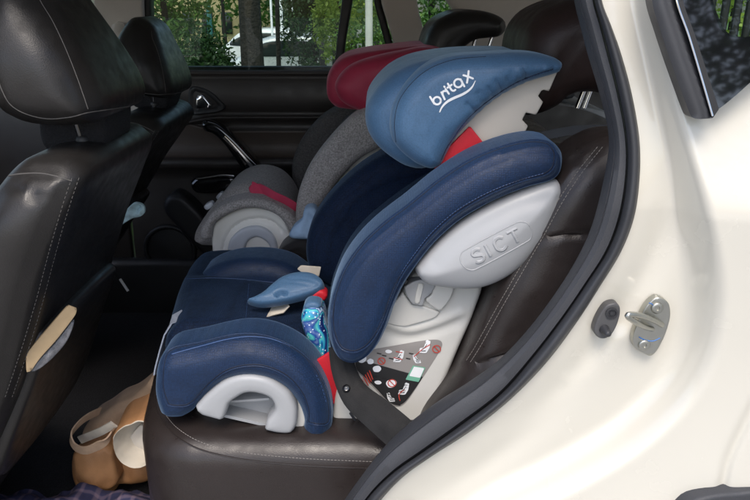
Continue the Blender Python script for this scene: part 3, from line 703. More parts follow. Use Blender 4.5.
# ================================================================== FRONT SEATS
def front_seat(label):
    t = thing('front_seat', label, 'car seat', (-.62, 1.165, .38), 'front seats')
    yc = 1.165
    # side profile in X-Z (plane coordinates of a plane facing the door): rear face rakes back towards the top
    pr = [(-.74, .50), (-.655, .64), (-.568, .82), (-.496, 1.00), (-.447, 1.10), (-.422, 1.15), (-.430, 1.178), (-.465, 1.188), (-.52, 1.178), (-.57, 1.12), (-.635, .98), (-.72, .78), (-.81, .62), (-.86, .52), (-.80, .47)]
    def fn(P, px, d, V2):
        h = .003 * np.array([noise.noise(Vector((p[0]*11, p[2]*11, 5))) for p in P]) * sm(d / .02)
        h -= .0045 * np.exp(-((d - .020) / .0035) ** 2)
        z = P[:, 2]; h -= .005 * np.exp(-((z - 1.145 + .25*(P[:, 0]+.5)) / .004) ** 2) * (d > .02)
        return h
    m = puff(pr, P0=(0, yc, 0), n=(0, -1, 0), a=.165, b=.165, r=.055, dome=.012, D=.09, s=.010, world=True, fn=fn)
    def shape(P):
        z = P[:, 2]; k = 1 - .22 * sm((z - 1.02) / .20) ** 2
        P[:, 1] = yc + (P[:, 1] - yc) * k; return P
    m.map(shape); bv = m.bvh()
    m.join(stitch(bv, [(72, 178), (66, 195), (58, 220), (48, 255), (36, 300), (21, 350), (4, 400)], .0045, .003, .0006))
    m.join(stitch(bv, [(79, 178), (73, 195), (65, 220), (55, 255), (43, 300), (28, 350), (11, 400)], .0045, .003, .0006))
    m.join(seam_cord(bv, [(0, 178), (20, 174), (45, 174), (72, 181)], .0012, .0002))
    m.build('backrest', [M['leather'], M['thread']], t)
    hp = [(-.414, 1.232), (-.408, 1.265), (-.430, 1.33), (-.458, 1.39), (-.482, 1.43), (-.515, 1.448), (-.545, 1.44), (-.570, 1.38), (-.572, 1.31), (-.555, 1.248), (-.52, 1.226), (-.46, 1.222)]
    def hfn(P, px, d, V2): return .002 * np.array([noise.noise(Vector((p[0]*12, p[2]*12, 9))) for p in P]) - .0035 * np.exp(-((d - .006) / .0028) ** 2)
    h = puff(hp, P0=(0, yc, 0), n=(0, -1, 0), a=.085, b=.085, r=.05, dome=.02, D=.07, s=.008, world=True, fn=hfn)
    def hs(P):
        z = P[:, 2]; k = 1.06 - .30 * sm((z - 1.27) / .20) ** 1.5; k = k * np.where(P[:, 1] > yc, 1 - .38 * sm((z - 1.25) / .16), 1); P[:, 1] = yc + (P[:, 1] - yc) * k; return P
    h.map(hs); hv = h.bvh()
    h.join(seam_cord(hv, [(36, -14), (40, 0), (52, 20), (64, 45), (75, 72), (84, 97), (88, 109)], .0008, .0001))
    h.join(seam_cord(hv, [(-2, 78), (2, 90), (10, 104), (24, 113), (46, 118.5), (70, 117), (88, 112.5), (112, 109), (130, 106)], .0009, .0001))
    ho = h.build('headrest', [M['leather'], M['thread']], t)
    puff([(-.525, 1.165), (-.445, 1.172), (-.432, 1.20), (-.436, 1.245), (-.52, 1.25), (-.54, 1.20)], P0=(0, yc, 0), n=(0, -1, 0), a=.035, b=.075, r=.012, s=.01, world=True).build('headrest_gap_fill', M['carpet'], ho)  # added dark block, stands in for the dark gap below the headrest
    for y in (yc - .042, yc + .045): tube([(-.485, y, 1.26), (-.47, y, 1.17)], .0062, 12).build('post', M['gloss_black'], ho)
    for y in (yc - .042, yc + .045): lathe([(.012, 0), (.012, .006), (.009, .010), (.0001, .010)], (-.470, y, 1.186), unit((-.15, 0, 1)), 20).build('post_collar', M['black_plastic'], ho)
    # map pocket on the rear face
    nr = unit((.32, 0, -.105)); nr = unit((1, 0, -.46))
    pk = puff([(-.16, -.20), (.16, -.20), (.165, .02), (.155, .10), (-.155, .10), (-.165, .02)], P0=(-.572, yc, .81), n=nr, a=.0, b=.02, r=.01, dome=.006, D=.05, s=.012, world=True)
    global PKT; PKT = pk.bvh(); pk.build('map_pocket', M['leather'], t)
    puff([(-.82, .95), (-.84, 1.38), (-1.18, 1.38), (-1.22, 1.30), (-1.22, 1.03), (-1.18, .95)], P0=(0, 0, .58), n=(0, 0, 1), a=.0, b=.14, r=.05, dome=.02, D=.1, s=.02, world=True).build('seat_cushion', M['leather'], t)
    return t
fs = front_seat('nearest black leather front seat, its stitched side lit from the open door')
fs2 = copy_tree(fs); fs2.location = (-.62 - .255, 1.165 + .71, .38)
for c_ in fs2.children:
    if not c_.name.startswith('seat_cushion'): c_.rotation_euler.y = radians(12)
for c_ in fs2.children:
    if c_.name.startswith('headrest'):
        c_.scale = (.92, .94, .80); c_.location = (sin(radians(12))*.168, 0, cos(radians(12))*.168)
fs2['label'] = 'black leather front seat on the far side beyond the nearer one'

# ================================================================== NEAR CHILD SEAT
cs = thing('child_car_seat', 'navy blue child car seat with grey side bumper and white base, near the open door', 'child seat', (-.15, 1.28, .69))
def inset_loop(outline, d, flip=False):
    L = resample(spline(outline, True), s=2.5, closed=True)
    if area(L) < 0: L = L[::-1]
    T = np.roll(L, -2, 0) - np.roll(L, 2, 0); T /= np.linalg.norm(T, axis=1)[:, None] + 1e-9
    q = L + np.stack([-T[:, 1], T[:, 0]], 1) * d; k = seg_dist(q, L, True) > d * .93
    return q[k]
def loop_cord(bvh, q, r, lift, mi):
    P, ok = cast(bvh, np.vstack([q, q[:1]]), lift); P = P[ok]; m = MD(); run = [P[0]]
    for a_ in P[1:]:
        if np.linalg.norm(a_ - run[-1]) > .02:
            if len(run) > 2: m.join(tube(np.array(run), r, 6))
            run = []
        run.append(a_)
    if len(run) > 2: m.join(tube(np.array(run), r, 6))
    m.m = [mi] * len(m.m); return m
# --- base shell
sh = MD()
frame = [(344, 364, 1), (352, 352), (368, 335), (384, 318), (396, 300), (408, 280), (422, 268), (460, 268), (482, 278), (474, 310), (457, 350), (441, 388), (427, 416), (417, 424), (404, 421), (388, 407), (368, 388)]
fr = puff(frame, Y=1.095, a=.0, b=.05, r=.012, s=.006, fn=both(grooves(([(384, 322), (410, 330), (440, 322), (462, 312)], -.004, 4), ([(378, 330), (405, 338), (436, 331), (458, 322)], .004, 5))))
sh.join(fr)
sh.join(puff([(296, 431, 1), (312, 424), (330, 420), (336, 392), (344, 364, 1), (372, 388), (400, 416), (408, 428), (394, 434), (368, 433), (335, 433.5)], Y=1.10, a=.0, b=.36, r=.012, s=.007))
sh.join(puff([(196, 408), (210, 402), (300, 410), (320, 424), (330, 431), (300, 432), (250, 430)], Y=1.12, a=.0, b=.34, r=.01, s=.012))
shv = fr.bvh()
base = sh.build('base_shell', [M['shell_white']], cs)
for (x, y) in ((352, 418), (357, 417), (362, 416)):
    P = onY([(x-2, y-5), (x+5, y+5)], 1.083); tube(resample(P, n=4), .0022, 6).build('vent_rib', M['trim_grey'], base)
# belt guide cluster in the upper recess
gd = MD()
gd.join(puff([(384, 322, 1), (392, 305), (403, 292, 1), (412, 304, 1), (425, 306, 1), (440, 312, 1), (434, 318), (405, 326.5, 1), (394, 325)], Y=1.080, a=.0, b=.02, r=.003, s=.0035))
gd.join(puff([(432, 282, 1), (455, 286, 1), (450, 299), (440, 311.5, 1), (427, 302.5, 1), (425, 298, 1), (431, 294)], Y=1.076, a=.0, b=.02, r=.003, s=.0035))
gd.build('belt_guide', M['shell_white'], cs)
lt = puff([(404, 287, 1), (414, 281), (423, 279, 1), (436, 285, 1), (431, 294, 1), (425, 298, 1), (423, 306, 1), (412, 304, 1), (406, 294)], Y=1.070, a=.0, b=.02, r=.0022, s=.003).build('guide_latch', M['shell_grey'], cs)
puff([(418.5, 283, 1), (424, 284, 1), (422, 293), (419, 304, 1), (414.5, 303, 1), (416, 293)], Y=1.0665, a=.0, b=.004, r=.001, s=.003).build('latch_rib', M['shell_white'], lt)
puff([(403, 282), (407, 280), (408, 283), (404, 286)], Y=1.07, a=0, b=.01, r=.003, s=.003).build('belt_slot', M['black_plastic'], cs)
# --- instruction label on the frame
lab = MD(); grey = [(354, 360), (358, 355), (366, 351), (380, 348), (400, 344.5), (420, 341), (435, 339.5), (441, 341), (442, 346), (434, 360), (423, 377), (414, 391), (406, 402), (400, 406), (392, 405.5), (385, 400), (376, 390), (364, 378), (356, 370)]
lab.join(decal(shv, grey, .0008, mi=0))
lab.join(decal(shv, [(355.5, 362), (360, 361), (368, 361.5, 1), (380, 365, 1), (409, 373, 1), (423, 376.5, 1), (414, 390), (405.5, 401), (400, 404.5), (393, 404), (386, 399), (377, 389), (365, 377), (357.5, 370)], .0012, mi=1))
def blob(cx, cy, rx, ry, ang, mi, wob=.18, lift=.0018, seed=0):
    r_ = random.Random(seed + int(cx*7 + cy*13)); pts = []
    for k in range(11):
        a_ = 2*pi*k/11; q = 1 + r_.uniform(-wob, wob); x, y = rx*q*cos(a_), ry*q*sin(a_); pts.append((cx + x*cos(ang) - y*sin(ang), cy + x*sin(ang) + y*cos(ang)))
    return decal(shv, pts, lift, s=.8, mi=mi)
for a_ in ((362, 358.5, 4.6, 3.6, -.3, 2), (370.5, 361, 3.4, 2.8, 0, 2), (388.5, 351, 3.4, 1.8, .1, 2), (377, 368.5, 4.2, 3.2, 0, 2), (378, 382, 3.6, 1.9, .1, 2), (391.5, 383, 5.4, 4.2, -.2, 2)): lab.join(blob(*a_, wob=.07))
def seat_picto(x, y, k, flip=1):        # little figure in a seat: head, reclined back, lap and shell line
    f = lambda u, v: (x + u*k*flip, y + v*k)
    for pts, wd in (([f(1.6, -3.2), f(1.7, -3.1)], 2.4*k), ([f(1.2, -1.4), f(.2, 1.2)], 2.6*k), ([f(.2, 1.4), f(-2.6, 1.6)], 2.0*k), ([f(-2.6, 1.7), f(-3.4, 3.2)], 1.3*k), ([f(3.0, -3.4), f(2.4, .4), f(.6, 3.4), f(-2.4, 3.4)], 1.0*k)):
        lab.join(ribbon(shv, pts, wd, .0018, 2, smoothed=False))
    for pts in ([f(1.1, -1.6), f(-.4, .4), f(-1.8, 1.2)], [f(.3, 2.3), f(-2.2, 2.5)]): lab.join(ribbon(shv, pts, .5, .0026, 4))
for q_ in ((399, 356, 1.45), (425, 346.5, 1.55), (416.5, 358.5, 1.1, -1), (404, 388.5, 1.45), (390.5, 397, 1.1, -1)): seat_picto(*q_)
# prohibition rings, red arrows and little text dashes
def ringmark(cx, cy, r, mi=3, w=.9):
    m = ribbon(shv, [(cx + r*cos(t), cy + r*.9*sin(t)) for t in np.linspace(0, 2*pi, 14)], w, .0024, mi); m.join(ribbon(shv, [(cx - r*.6, cy - r*.6), (cx + r*.6, cy + r*.6)], w, .0024, mi)); return m
for c in ((381.5, 360.5, 3.6), (436.5, 348.5, 4.0), (392, 382.5, 4.0)): lab.join(ringmark(*c))
for k in range(5): lab.join(ribbon(shv, [(361 + k*2.2, 382 - 4.5 - k*.9 + (k % 2)), (365.5 + k*1.7, 376 - k*1.7 - 3 + 6)][:2] if False else [(361.5 + k*2.0, 378.5 - k*2.1), (367 + k*1.4, 386.5 - k*2.0)], 1.1, .0024, 3, smoothed=False))
for p in ([(414, 356), (422, 349), (430, 344)], [(400, 400), (399, 394), (404, 389)], [(396, 351), (402, 352)], [(394, 357), (402, 359)]): lab.join(ribbon(shv, p, .8, .0024, 3))
for (x, y) in ((379, 353), (384, 355), (391, 358), (375, 376), (384, 378), (398, 404.2), (408, 358), (411, 353)): lab.join(ribbon(shv, [(x-1.8, y-.3), (x+2, y+.4)], .9, .0022, 4, smoothed=False))
lab.join(decal(shv, [(413, 365, 1), (425.5, 367, 1), (418.5, 381.5, 1), (405.5, 379, 1)], .0020, mi=5)); lab.join(decal(shv, [(414, 366, 1), (424.2, 367.6, 1), (420, 377.3, 1), (409, 375.3, 1)], .0024, mi=2))
lab.build('instruction_label', [M['label_grey'], M['label_black'], M['white_print'], M['label_red'], M['black_plastic'], M['label_teal']], cs, sharp=0)

# --- seat cushion
ZP = .815
pan = [(168, 358), (168, 345), (177, 310), (187, 286), (200, 272), (240, 268), (285, 272), (330, 285), (338, 320), (322, 348), (290, 358), (230, 358)]
def pan_fn(P, px, d, V2):
    h = grooves(([(185, 279), (215, 278), (250, 280), (285, 284), (305, 288)], .004, 2.5), ([(249, 282), (247, 305), (245, 331)], .0015, 1.5), ([(262, 300), (275, 306), (300, 310)], .002, 3))(P, px, d, V2)
    x, y = P[:, 0], P[:, 1]
    h += .012 * sm((-.15 - x) / .2) - .018 * np.exp(-((x - .05) / .14) ** 2)
    return h + .003 * np.array([noise.noise(Vector((p[0]*10, p[1]*10, 1))) for p in P])
pm = puff(pan, P0=(0, 0, ZP - .052), n=(0, 0, 1), a=0, b=.10, r=.052, rb=.02, s=.008, fn=pan_fn); pv = pm.bvh()
pm.join(stitch(pv, [(249, 284), (247, 305), (245, 330)], .004, .003, .0005)); pm.join(seam_cord(pv, [(185, 279), (215, 278), (250, 280), (285, 284)], .0010, -.0003))
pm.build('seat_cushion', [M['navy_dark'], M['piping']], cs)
near = [(168, 408), (162, 398), (159, 384), (160, 366), (164, 352), (173, 345), (186, 342), (200, 339.5), (218, 335), (240, 331), (262, 332), (284, 339), (304, 351), (320, 369), (330, 391), (333, 412), (331, 424), (324, 428), (312, 427), (304, 424, 1), (305, 412), (299, 395), (285, 379), (265, 370), (247, 369), (228, 374), (212, 386), (197, 403, 1), (186, 409)]
def near_fn(P, px, d, V2): return .003 * np.array([noise.noise(Vector((p[0]*16, p[2]*16, 6))) for p in P]) * sm(d / .02) - .0022 * np.exp(-((d - .009) / .0022) ** 2)
nm = puff(near, Y=1.085, a=.012, b=.045, r=.030, rb=.03, dome=.006, D=.05, s=.006, fn=near_fn); nv = nm.bvh()
nm.join(seam_cord(nv, [(172, 354), (186, 350), (205, 345), (226, 339.5), (248, 336.5), (270, 338.5), (290, 346)], .0011, -.0002))
nm.join(stitch(nv, [(316, 375), (322, 388), (326, 402)], .004, .003, .0005))
nm.join(loop_cord(nv, inset_loop(near, 4.2), .0010, -.0003, 2)); nm.join(loop_cord(nv, inset_loop(near, 2.6), .0012, .0001, 0))
nm.build('side_bolster', [M['navy'], M['piping'], M['seam_dark']], cs)
puff([(172, 345), (176, 322), (182, 303), (194, 281), (210, 264), (232, 254.5), (258, 252), (282, 255), (300, 263), (318, 282), (322, 330), (180, 360)], Y=1.50, a=.03, b=.03, r=.035, s=.010).build('side_bolster', M['navy'], cs)
puff([(160, 398), (159, 380), (160, 366), (164, 354), (171, 350), (184, 356), (186, 392), (176, 404)], Y=1.12, a=0, b=.38, r=.03, rb=.03, s=.010).build('front_edge', M['navy'], cs)
# --- cup guard arch, its white backing and the recess behind
outer = [(203, 413.5, 1), (196, 407), (200, 401), (208, 392.5), (223, 380), (236, 374.5), (250, 373), (264, 375), (274, 379), (284, 386), (291, 393), (297, 406), (297.5, 418), (296, 425), (291, 431), (278, 431), (265, 428, 1), (267, 420), (275, 408), (272, 398), (265, 393.5), (254, 391), (246, 391.5), (239, 395), (231, 401), (228, 408), (226, 414, 1), (223, 419, 1)]
puff(outer, Y=1.050, a=.0, b=.03, r=.008, dome=.005, D=.025, s=.0035).build('cup_arch', M['shell_grey'], cs)
wr = [(236, 376, 1), (246, 371), (262, 371.5), (280, 377.5), (292, 385), (300, 396), (305, 407), (307, 417), (302, 431.5, 1), (290, 432), (294, 420), (293, 404), (284, 389), (268, 379), (250, 375.5)]
puff(wr, Y=1.068, a=.0, b=.03, r=.004, s=.004).build('arch_backing', M['shell_white'], cs)
rc = MD()
rc.join(puff([(222, 385), (285, 385), (292, 432), (205, 432)], Y=1.104, a=0, b=.01, r=.003, s=.012))
A = onY([(229, 401), (269, 398)], 1.068); Bk = A + np.array([0, .035, .004]); rc.add(np.vstack([A, Bk, A - [0, 0, .004], Bk - [0, 0, .004]]), [[0, 1, 3, 2], [4, 6, 7, 5], [0, 4, 5, 1]])
A = onY([(222, 414), (266, 424)], 1.068); Bk = A + np.array([0, .035, .0]); rc.add(np.vstack([A, Bk, A - [0, 0, .006], Bk - [0, 0, .006]]), [[0, 1, 3, 2], [4, 6, 7, 5], [0, 4, 5, 1]])
rc.build('cup_recess', M['shell_grey'], cs, sharp=20)
# --- backrest core, far wing, near wing
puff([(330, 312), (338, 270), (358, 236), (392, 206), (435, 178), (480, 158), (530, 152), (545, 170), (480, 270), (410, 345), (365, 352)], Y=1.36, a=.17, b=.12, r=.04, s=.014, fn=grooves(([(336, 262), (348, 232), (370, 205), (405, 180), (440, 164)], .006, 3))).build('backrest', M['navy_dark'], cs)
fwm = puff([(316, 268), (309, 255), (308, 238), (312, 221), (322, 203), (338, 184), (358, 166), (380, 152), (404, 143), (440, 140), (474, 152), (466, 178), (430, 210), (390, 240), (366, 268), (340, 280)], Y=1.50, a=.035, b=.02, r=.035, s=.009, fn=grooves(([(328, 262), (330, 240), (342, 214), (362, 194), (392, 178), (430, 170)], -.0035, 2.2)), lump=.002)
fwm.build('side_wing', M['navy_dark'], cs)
wing = [(347, 355), (338, 350), (332, 339), (328.5, 322), (329.5, 303), (335, 283), (344, 263), (360, 241), (381, 221), (406, 202), (437, 177), (470, 156), (502, 143), (530, 137), (548, 139), (557, 147), (559, 157), (556, 170), (546, 178), (524, 184), (500, 193), (478, 204), (456, 218), (434, 238), (418, 258), (405, 277), (395, 298), (388, 318), (380, 335), (370, 348), (358, 355)]
def wing_fn(P, px, d, V2):
    h = -.0030 * np.exp(-((d - .0105) / .0016) ** 2) + .0012 * np.exp(-((d - .0075) / .002) ** 2)
    q = np.array([noise.noise(Vector((p[0]*9, p[2]*9, 4))) for p in P]); q2 = np.array([noise.noise(Vector((p[0]*30, p[2]*30, 8))) for p in P])
    return h + (.004 * q + .0010 * q2) * sm(d / .02)
wm = puff(wing, Y=1.060, a=.012, b=.05, r=.030, rb=.03, dome=.012, D=.06, s=.0055, fn=wing_fn); wv = wm.bvh()
wi = resample(spline(wing, True), s=2, closed=True)
wm.join(stitch(wv, [(377, 331), (385, 312), (392, 293), (402, 272), (415, 253), (431, 233), (453, 213), (475, 199), (498, 188), (523, 179), (544, 173)], .0035, .0022, .0005))
wm.join(loop_cord(wv, inset_loop(wing, 5.0), .0010, -.0002, 2)); wm.join(loop_cord(wv, inset_loop(wing, 3.2), .0013, .0002, 0))
wm.build('side_wing', [M['navy'], M['piping'], M['seam_dark']], cs)
# --- side impact bumper with raised lettering
bump = [(416, 271), (415, 266), (424, 254), (440, 237), (460, 220), (482, 206), (504, 195), (526, 186), (546, 178.5), (555, 178), (561, 184), (561.5, 194), (557, 211), (548, 230), (535, 248), (518, 265), (500, 277), (480, 284.5), (460, 286), (440, 284), (425, 280)]
def bump_fn(P, px, d, V2):
    up = grooves(([(436, 262), (460, 240), (490, 222), (520, 207), (548, 199)], .0025, 7))(P, px, d, V2); return up
bm_ = puff(bump, Y=1.045, a=.004, b=.02, r=.008, rb=.008, dome=.030, D=.075, s=.0045, fn=bump_fn); bv = bm_.bvh()
def raised(v, pts, w, lift, r, smoothed=True):
    P = oncast(v, pts, lift, 1.0, smoothed); return tube(P, r, 7) if len(P) > 1 else MD()
ax = np.array([62., -33.]) / np.hypot(62, 33); ay = np.array([-ax[1], ax[0]]) * np.array([1, 1]); org = np.array([497., 245.5])
def LT(u, v): q = org + ax * u + np.array([.47, .88]) * v; return (float(q[0]), float(q[1]))
let = {'S': [[(3.0, -3.6), (1.2, -5), (-1.4, -5), (-3.0, -3.6), (-2.6, -1.4), (0, -.1), (2.6, 1.2), (3.0, 3.4), (1.4, 5), (-1.4, 5), (-3.1, 3.5)]], 'I': [[(0, -5), (0, 5)]], 'C': [[(3.4, -3.4), (1.4, -5), (-1.2, -5), (-3.3, -2.8), (-3.5, 0), (-3.3, 2.8), (-1.2, 5), (1.4, 5), (3.4, 3.4)]], 'T': [[(-3.8, -5), (3.8, -5)], [(0, -5), (0, 5)]]}
for ch, u0 in (('S', -21.5), ('I', -10.5), ('C', 3.5), ('T', 20)):
    for stt in let[ch]: bm_.join(raised(bv, [LT(u0 + a_*1.5, b_*1.25) for a_, b_ in stt], 2, -.0014, .0034, len(stt) > 2))
fr_ = [LT(-40, -1), LT(-38, -7), LT(-32, -11), LT(28, -11), LT(36, -7), LT(38, -1), LT(37, 5), LT(31, 10.5), LT(-31, 11), LT(-38, 6), LT(-40, -1)]
bm_.join(raised(bv, fr_, 1, -.0004, .0012))
bm_.build('side_bumper', M['shell_grey'], cs)
# --- headrest
hw = [(416, 162, 1), (403, 152), (393, 140), (389.5, 126), (391, 110), (396, 97), (405, 83), (418, 70), (434, 61), (455, 55), (486, 53), (512, 51.5), (534, 52.5), (553, 57), (561, 63), (560, 69), (553, 73), (530, 80), (508, 90), (491, 101), (475, 115), (462, 128), (452, 141), (445, 154), (440, 163), (430, 167)]
wr_l = []
for (x, y, dx, dy) in ((486, 107, -7, -14), (494, 101, -5, -13), (503, 95, -7, -14), (512, 90, -4, -12), (519, 86, -6, -13), (527, 82, -3, -11), (477, 115, -9, -11)): wr_l.append(([(x, y), (x + dx*.5 + 1, y + dy*.5), (x + dx, y + dy)], .0050, 2.0))
def hw_fn(P, px, d, V2):
    h = grooves(*wr_l)(P, px, d, V2)
    h += grooves(([(452, 141), (462, 126), (476, 112), (494, 97), (514, 84), (536, 75), (553, 70)], .0020, 2.2))(P, px, d, V2)
    q = np.array([noise.noise(Vector((p[0]*8, p[2]*8, 14))) for p in P]); q2 = np.array([noise.noise(Vector((p[0]*22, p[2]*26, 18))) for p in P])
    q3 = np.array([noise.noise(Vector((p[0]*55 - p[2]*30, p[2]*12, 28))) for p in P]); lowseam = np.exp(-(seg_dist(px, spline([(452, 141), (472, 118), (494, 97), (528, 79), (553, 70)])) / 14) ** 2)
    return h + (.005 * q + .0020 * q2 + .0045 * q3 * lowseam) * sm(d / .02)
hm = puff(hw, Y=1.150, a=.004, b=.045, r=.030, rb=.03, dome=.014, D=.08, s=.0045, fn=hw_fn); hv = hm.bvh()
hm.join(stitch(hv, [(447, 148), (453, 138), (463, 124), (477, 110), (495, 96), (515, 83.5), (537, 74.5), (552, 70)], .0035, .002, .0006, mi=2))
# printed lettering on the wing, drawn with round pen strokes
def q1(pts): return [(360 + x/3.57, 40 + y/3.57) for x, y in pts]
LW = 3.1
def q8(pts): return [(420 + x/8.33, 60 + y/8.33) for x, y in pts]
circ = lambda cx, cy, r: [(cx + r*cos(t), cy + r*sin(t)) for t in np.linspace(0, 2*pi, 15)]
LW = 2.0
for pts in ([(84, 306), (100, 333), (118, 362)], circ(142, 338, 31), [(178, 268), (192, 297), (205, 326)], [(188, 288), (188, 268), (197, 258), (211, 258)],
            [(212, 240), (226, 260), (240, 280)], [(232, 196), (254, 236), (268, 253), (282, 255), (294, 247)], [(229, 230), (264, 205)], circ(318, 192, 34), [(338, 160), (353, 190), (369, 218)],
            [(362, 127), (400, 138), (440, 153)], [(405, 93), (399, 142), (391, 188)]):
    hm.join(ribbon(hv, q8(pts), LW, .0008, 1))
hm.join(ribbon(hv, q8([(202, 220), (205, 224)]), LW, .0008, 1))
hm.join(ribbon(hv, q8([(164, 431), (180, 396), (205, 365), (240, 337), (290, 312), (350, 286), (400, 256), (435, 221), (461, 172)]), (1.2, 2.0, 2.6, 2.6, 2.4, 1.8, .6), .0008, 1))
hm.join(seam_cord(hv, [(441, 160), (447, 147), (454, 137), (464, 123), (478, 109), (496, 95), (516, 82.5), (538, 73.5), (553, 69)], .0009, -.0002, 3)); hm.join(seam_cord(hv, [(396, 142), (394.5, 126), (396, 111), (400, 99), (409, 86), (422, 73.5), (437, 65), (457, 59), (486, 56.5)], .0009, -.0004, 3))
hm.build('head_wing', [M['lit_blue_satin'], M['white_print'], M['piping'], M['seam_dark']], cs)
puff([(366, 108), (367, 97), (372, 87), (381, 76), (393, 66), (410, 58), (432, 53), (460, 50), (490, 49), (515, 50), (536, 54), (540, 72), (500, 100), (450, 142), (420, 154), (404, 152), (390, 144), (377, 133), (369, 121)], Y=1.31, a=.11, b=.10, r=.04, dome=.012, D=.08, s=.010, lump=.005, lumpf=9).build('head_pad', M['lit_blue_satin'], cs)
puff([(470, 60), (480, 50), (500, 47.5), (516, 47), (526, 47.5), (530, 51), (528, 58), (505, 66)], Y=1.50, a=.02, b=.02, r=.012, s=.008).build('head_wing', M['lit_blue_satin'], cs)
pl = [(436, 168, 1), (446, 150), (460, 128), (474, 113), (494, 97), (526, 80), (558, 70, 1), (549, 91, 1), (542, 89.5, 1), (538, 96, 1), (543, 102, 1), (536, 115, 1), (526, 112.5, 1), (522, 119.5, 1), (528, 126, 1), (522.5, 137, 1), (507, 134, 1), (498, 145), (478, 155), (458, 168)]
puff(pl, Y=1.150, a=.0, b=.05, r=.0022, s=.0045).build('head_frame', M['shell_cream'], cs)
puff([(470, 126, 1), (487, 147, 1), (468, 158), (448, 164), (434, 170, 1), (442, 155), (456, 140)], Y=1.138, a=0, b=.004, r=.0015, s=.005).build('red_strap', M['red'], cs)
# --- harness: chest pad, crotch pad, straps
nn_ = unit((-.1, -.55, .8)); pc = onY([(290, 290)], 1.27)[0]
cp = puff([(247.5, 302), (256, 298.5), (264, 294), (272, 287), (281, 280), (292, 275.5), (304, 274), (315, 276), (322, 281), (324, 287), (318, 293), (304, 298), (288, 302), (272, 305), (258, 305.5)], P0=pc, n=nn_, a=.003, b=.006, r=.008, dome=.008, D=.04, s=.0035,
          fn=both(rim(.006, .0016, .0016), grooves(([(276.5, 294.5), (280, 292.5), (285, 293)], .010, 1.8), ([(284, 282), (300, 283), (316, 287)], .0012, 1.2), ([(288, 279), (304, 279), (318, 283)], .0012, 1.2))))
cp.build('buckle_pad', M['lit_blue_satin'], cs)
strap(np.array([onY([p], y_)[0] for p, y_ in (((288, 304), 1.27), ((282, 309), 1.265), ((273, 311), 1.262), ((268, 315), 1.26), ((265.5, 322), 1.258))]), (.3, .8, .3), .030, .002).build('harness_strap', M['lining'], cs)
puff([(297, 269, 1), (301, 265.5, 1), (321, 267, 1), (319, 277, 1), (306, 275, 1)], Y=1.38, a=0, b=.002, r=.001, s=.004, lump=.006, lumpf=40).build('harness_strap', M['lining'], cs)
puff([(311, 295), (318, 290), (326, 292), (327, 298), (320, 302), (311, 301)], Y=1.26, a=0, b=.02, r=.006, s=.004).build('buckle', M['red'], cs)
gp = puff([(302, 318), (303, 309), (308, 303), (316, 302), (323, 306), (327, 318), (331, 334), (333.5, 350), (328, 358), (321, 360), (315, 350), (308, 337)], Y=1.18, a=.01, b=.02, r=.014, dome=.008, D=.02, s=.004, lump=.003, lumpf=40)
gp.build('shoulder_pad', M['galaxy'], cs)
puff([(304, 307), (308, 301), (317, 301), (322, 305), (314, 309)], Y=1.17, a=.005, b=.02, r=.006, s=.004).build('pad_cap', M['lit_blue_satin'], cs)
puff([(314, 362, 1), (333, 350, 1), (342, 368), (343, 385), (344, 404, 1), (332, 404, 1), (326, 380)], Y=1.10, a=0, b=.004, r=.0015, s=.005).build('red_strap', M['red'], cs)
puff([(343, 354), (346, 366), (350, 366), (350, 352)], Y=1.10, a=0, b=.004, r=.0015, s=.004).build('red_strap', M['red'], cs)
strap(np.array([onY([p], y_)[0] for p, y_ in (((185, 316), 1.26), ((178, 318), 1.24), ((171, 324), 1.225), ((166, 334), 1.215), ((161.5, 350), 1.21), ((157.5, 366), 1.205), ((156.5, 374), 1.20))]), (.1, 1, .1), .028, .0025).build('adjuster_strap', M['lilac'], cs)
# top tether running back over the bench
strap(np.array([onY([p], y_)[0] for p, y_ in (((532, 138), 1.20), ((552, 134), 1.22), ((574, 130), 1.24), ((600, 129), 1.25), ((616, 129), 1.25))]), (0, .4, 1), .016, .002).build('top_tether', M['trim_grey'], cs)

# ================================================================== FAR CHILD SEAT
cf = thing('child_car_seat', 'grey melange child car seat with crimson headrest, on the far side of the bench', 'child seat', (-.1, 1.95, .69))
fc = MD()
fc.join(puff([(206, 232), (204, 222), (211, 209), (222, 194), (235, 180), (252, 173), (270, 174.5), (284, 183), (294, 198), (300, 222), (290, 232)], Y=1.95, a=.10, b=.10, r=.06, s=.012, lump=.003))
rimb = [(203, 238, 1), (202, 228), (206, 220), (213, 211), (226, 202), (248, 197), (269, 199), (287, 208), (296, 218), (301, 232, 1), (294, 236, 1), (289, 228), (281, 216), (268, 209), (249, 206.5), (231, 212), (216, 222), (212, 238, 1)]
fc.join(puff(rimb, Y=1.752, a=.01, b=.05, r=.014, s=.006, lump=.003))
fcv = fc.bvh()
fc.build('seat_cushion', M['grey_fabric'], cf)
wsh = [(213, 252, 1), (212, 238), (213.5, 226), (222, 217.5), (234, 211), (250, 206.5), (266, 207), (279, 213), (287, 221), (291, 236), (292, 262, 1)]
wsm = puff(wsh, Y=1.768, a=.0, b=.05, r=.008, s=.005, fn=grooves(([(223, 250), (226, 238), (233, 228), (245, 221), (260, 219), (273, 223), (281, 231)], .006, 1.6), ([(262, 219), (274, 224), (284, 234)], .003, 3)))
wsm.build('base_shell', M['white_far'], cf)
disc = [(228, 262, 1), (228, 247), (232, 237), (243, 228), (258, 225.5), (270, 231), (277, 242), (279, 262, 1), (270, 262, 1), (270, 247), (265, 240), (257, 236.5), (249, 240), (246, 247), (245, 262, 1)]
puff(disc, Y=1.758, a=.0, b=.03, r=.008, s=.005).build('cup_arch', M['grey_far'], cf)
puff([(244, 246), (256, 235), (272, 245), (272, 262), (244, 262)], Y=1.80, a=0, b=.02, r=.002, s=.01).build('cup_recess', M['black_plastic'], cf)
